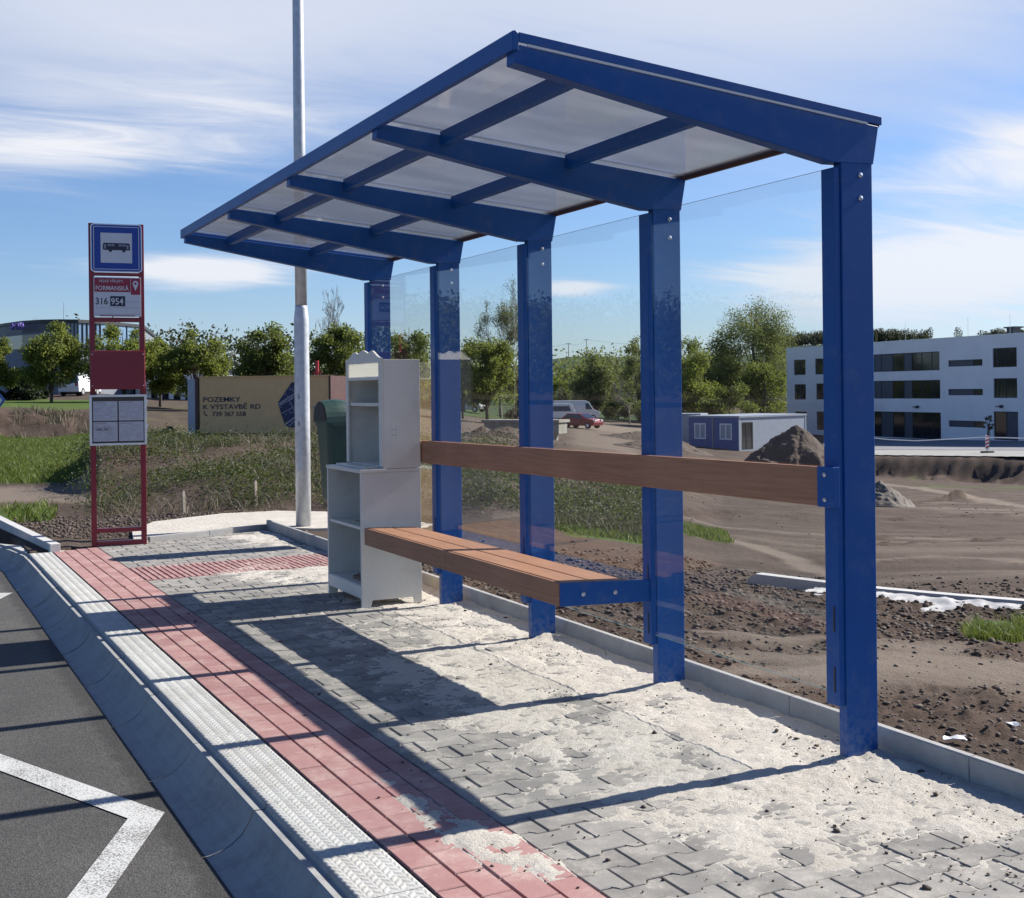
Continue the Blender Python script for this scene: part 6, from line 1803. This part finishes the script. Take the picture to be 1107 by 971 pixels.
tree('dense round tree above the middle of the container, left of the lamp post', 287, 80, 350.5, 72, 'leaf_deep', 206, .2, 6500, .13, 'round', GL, 46)
tree('dense dark round tree right of the lamp post, behind the litter bin', 367, 78, 349, 74, 'leaf_deep', 207, .16, 6800, .13, 'round', GL, 46)
tree('dark conifer at the left edge under the spring-green trees', 22, 88, 398, 54, 'leaf_dark', 208, .04, 3600, .14, 'cone', None, 40, 'conifer_tree')
tree('low dark shrub to the right of the small dark conifer', 42, 90, 418, 30, 'leaf_dark', 209, .03, 1500, .12, 'round', None, 20, 'shrub', 'shrub')
bare('bare round-headed tree behind the lamp post', 362, 112, 307, 74, 211, depth=7, spread=.45)
tree('mixed green tree seen between the far shelter posts', 442, 104, 345, 50, 'leaf_deep', 212, .1, 5200, .15, 'round', None, 36, gap=.36)
tree('brownish bush in front of the tree between the far shelter posts', 425, 96, 384, 30, 'leaf_brown', 213, .05, 1700, .13, 'round', None, 22, 'shrub', 'shrub')
tree('bright green leafy tree beside the bookcase reflection', 526, 104, 361, 70, 'leaf_spring', 214, .16, 7500, .15, 'round', None, 48, gap=.3)
tree('small dark green tree at the left side of the bright green one', 500, 112, 383, 34, 'leaf_deep', 215, .08, 2800, .15, 'round', None, 26)
tree('brown twiggy bush at the foot of the bright green tree', 556, 108, 404, 34, 'leaf_brown', 216, .04, 1600, .12, 'round', None, 20, 'shrub', 'shrub')
bare('tall half-bare tree with heavy limbs rising over the bright green tree', 540, 134, 300, 96, 217, depth=8, leafy=9000, spread=.46, trunk=.26, thick=.026)
tree('weeping olive-green tree behind the red car and vans', 643, 158, 375, 52, 'leaf_grey', 218, .04, 7500, .19, 'ovoid', None, 44)
bare('small pale blossoming tree left of the weeping tree', 612, 165, 407, 40, 219, depth=5, leafy=1500, spread=.55)
tree('thin pale leafed tree behind the second nearest shelter post', 690, 165, 363, 48, 'leaf_grey', 220, .12, 4200, .18, 'round', None, 30, gap=.42)
bare('low bare tree right of the weeping tree', 680, 150, 407, 46, 221, depth=5, leafy=500, spread=.6)
tree('tall bluish-green tree showing right of the second nearest post', 736, 160, 347, 48, 'leaf_deep', 222, .1, 5200, .19, 'ovoid', None, 36, gap=.3)
tree('bright round tree behind the blue site cabins', 752, 146, 378, 58, 'leaf_spring', 223, .08, 6500, .18, 'round', None, 44)
tree('olive tree left of the tall poplar', 778, 172, 358, 52, 'leaf_grey', 224, .1, 5600, .2, 'round', None, 40)
tree('tall airy poplar standing left of the white building', 817, 168, 320, 96, 'leaf_poplar', 225, .08, 19000, .16, 'round', None, 80, gap=.29)
tree('dense green tree at the foot of the poplar, left of the white building', 826, 160, 374, 60, 'leaf_deep', 226, .05, 5600, .19, 'round', None, 40)
tree('dark bush behind the roofs of the site cabins', 788, 140, 412, 66, 'leaf_deep', 227, .03, 4200, .17, 'round', None, 34, 'shrub', 'shrub')
tree('dark bush behind the pale grey site cabin', 712, 146, 410, 62, 'leaf_grey', 228, .03, 4000, .17, 'round', None, 34, 'shrub', 'shrub')
tree('low dark hedge bush behind the white van', 668, 168, 428, 52, 'leaf_deep', 229, .03, 3000, .19, 'round', None, 30, 'shrub', 'shrub')
tree('low green bush left of the white minibus', 578, 150, 420, 46, 'leaf_deep', 230, .03, 3000, .17, 'round', None, 30, 'shrub', 'shrub')
tree('brown-green bush behind the silver car', 470, 135, 415, 60, 'leaf_grey', 231, .03, 3000, .16, 'round', None, 30, 'shrub', 'shrub')
tree('yellow-green bush behind the pale blossoming tree', 605, 178, 405, 34, 'leaf_spring', 232, .03, 2200, .2, 'round', None, 24, 'shrub', 'shrub')
# young planted tree with stakes by the white building
p = at(1068.5, 450, 112); g_ = float(gz_base(np.array([p[0]]), np.array([p[1]]))[0])
yt = tree('young planted tree held by stakes before the white building', 1068.5, 112, 449, 12, 'leaf_brown', 240, .45, 260, .09, 'round', None, 10, 'young_tree')
MB().box(-.45, -.38, -.03, .03, 0, 1.3).box(.38, .45, -.03, .03, 0, 1.3).box(-.45, .45, -.02, .02, 1.2, 1.3).obj('support_stakes', M['stake'], yt)
# wooded ridges far off
def wood(name, pts, n, hmin, hmax, leaf, mat, seed, per=60, wid=1.0):
    rng = np.random.default_rng(seed); Vs = []; Fs = []; b = 0
    pts = np.array(pts, float)
    tt = rng.uniform(0, len(pts) - 1, n); xx = np.interp(tt, np.arange(len(pts)), pts[:, 0]); yy = np.interp(tt, np.arange(len(pts)), pts[:, 1])
    xx += rng.normal(size=n) * wid; yy += rng.normal(size=n) * wid
    g0 = gz_base(xx, yy); h = rng.uniform(hmin, hmax, n); r = h * rng.uniform(.22, .42, n)
    P = np.stack([np.repeat(xx, per), np.repeat(yy, per), np.repeat(g0 + h * .55, per)], -1)
    q = rng.normal(size=P.shape); q /= np.linalg.norm(q, axis=1)[:, None]
    P = P + q * (rng.random(len(P)) ** .4)[:, None] * np.stack([np.repeat(r, per), np.repeat(r, per), np.repeat(h * .47, per)], -1)
    V, F = leaves_np(P, np.full(len(P), leaf), seed + 3)
    o = npobj(name, V, F, M[mat]); o['kind'] = 'stuff'; return o
hp = [at(u, 0, d)[:2] for (u, d) in ((836, 640), (880, 640), (930, 650), (1000, 660))]
wood('hill_woodland', hp, 190, 4, 8.5, .42, 'leaf_far', 301, 260, 9)
hp = [at(u, 0, d)[:2] for (u, d) in ((1074, 660), (1130, 650))]
wood('hill_woodland', hp, 60, 4.5, 8, .42, 'leaf_far', 302, 260, 7)
hp = [at(u, 0, d)[:2] for (u, d) in ((560, 230), (620, 240), (700, 235), (770, 230), (840, 220))]
wood('field_hedge', hp, 150, 4.5, 10.5, .36, 'leaf_grey', 303, 120, 7)
hp = [at(u, 0, d)[:2] for (u, d) in ((400, 190), (470, 190), (545, 190))]
wood('field_hedge', hp, 80, 5, 11, .32, 'leaf_deep', 304, 120, 6)
hp = [at(u, 0, d)[:2] for (u, d) in ((100, 165), (180, 160), (260, 160), (345, 160))]
wood('field_hedge', hp, 70, 6, 9.5, .3, 'leaf_far', 305, 110, 5)
wood('roadside_woodland', [(-34, 118), (-48, 108), (-62, 96), (-80, 82)], 170, 8.5, 11.5, .26, 'leaf_deep', 306, 520, 4)
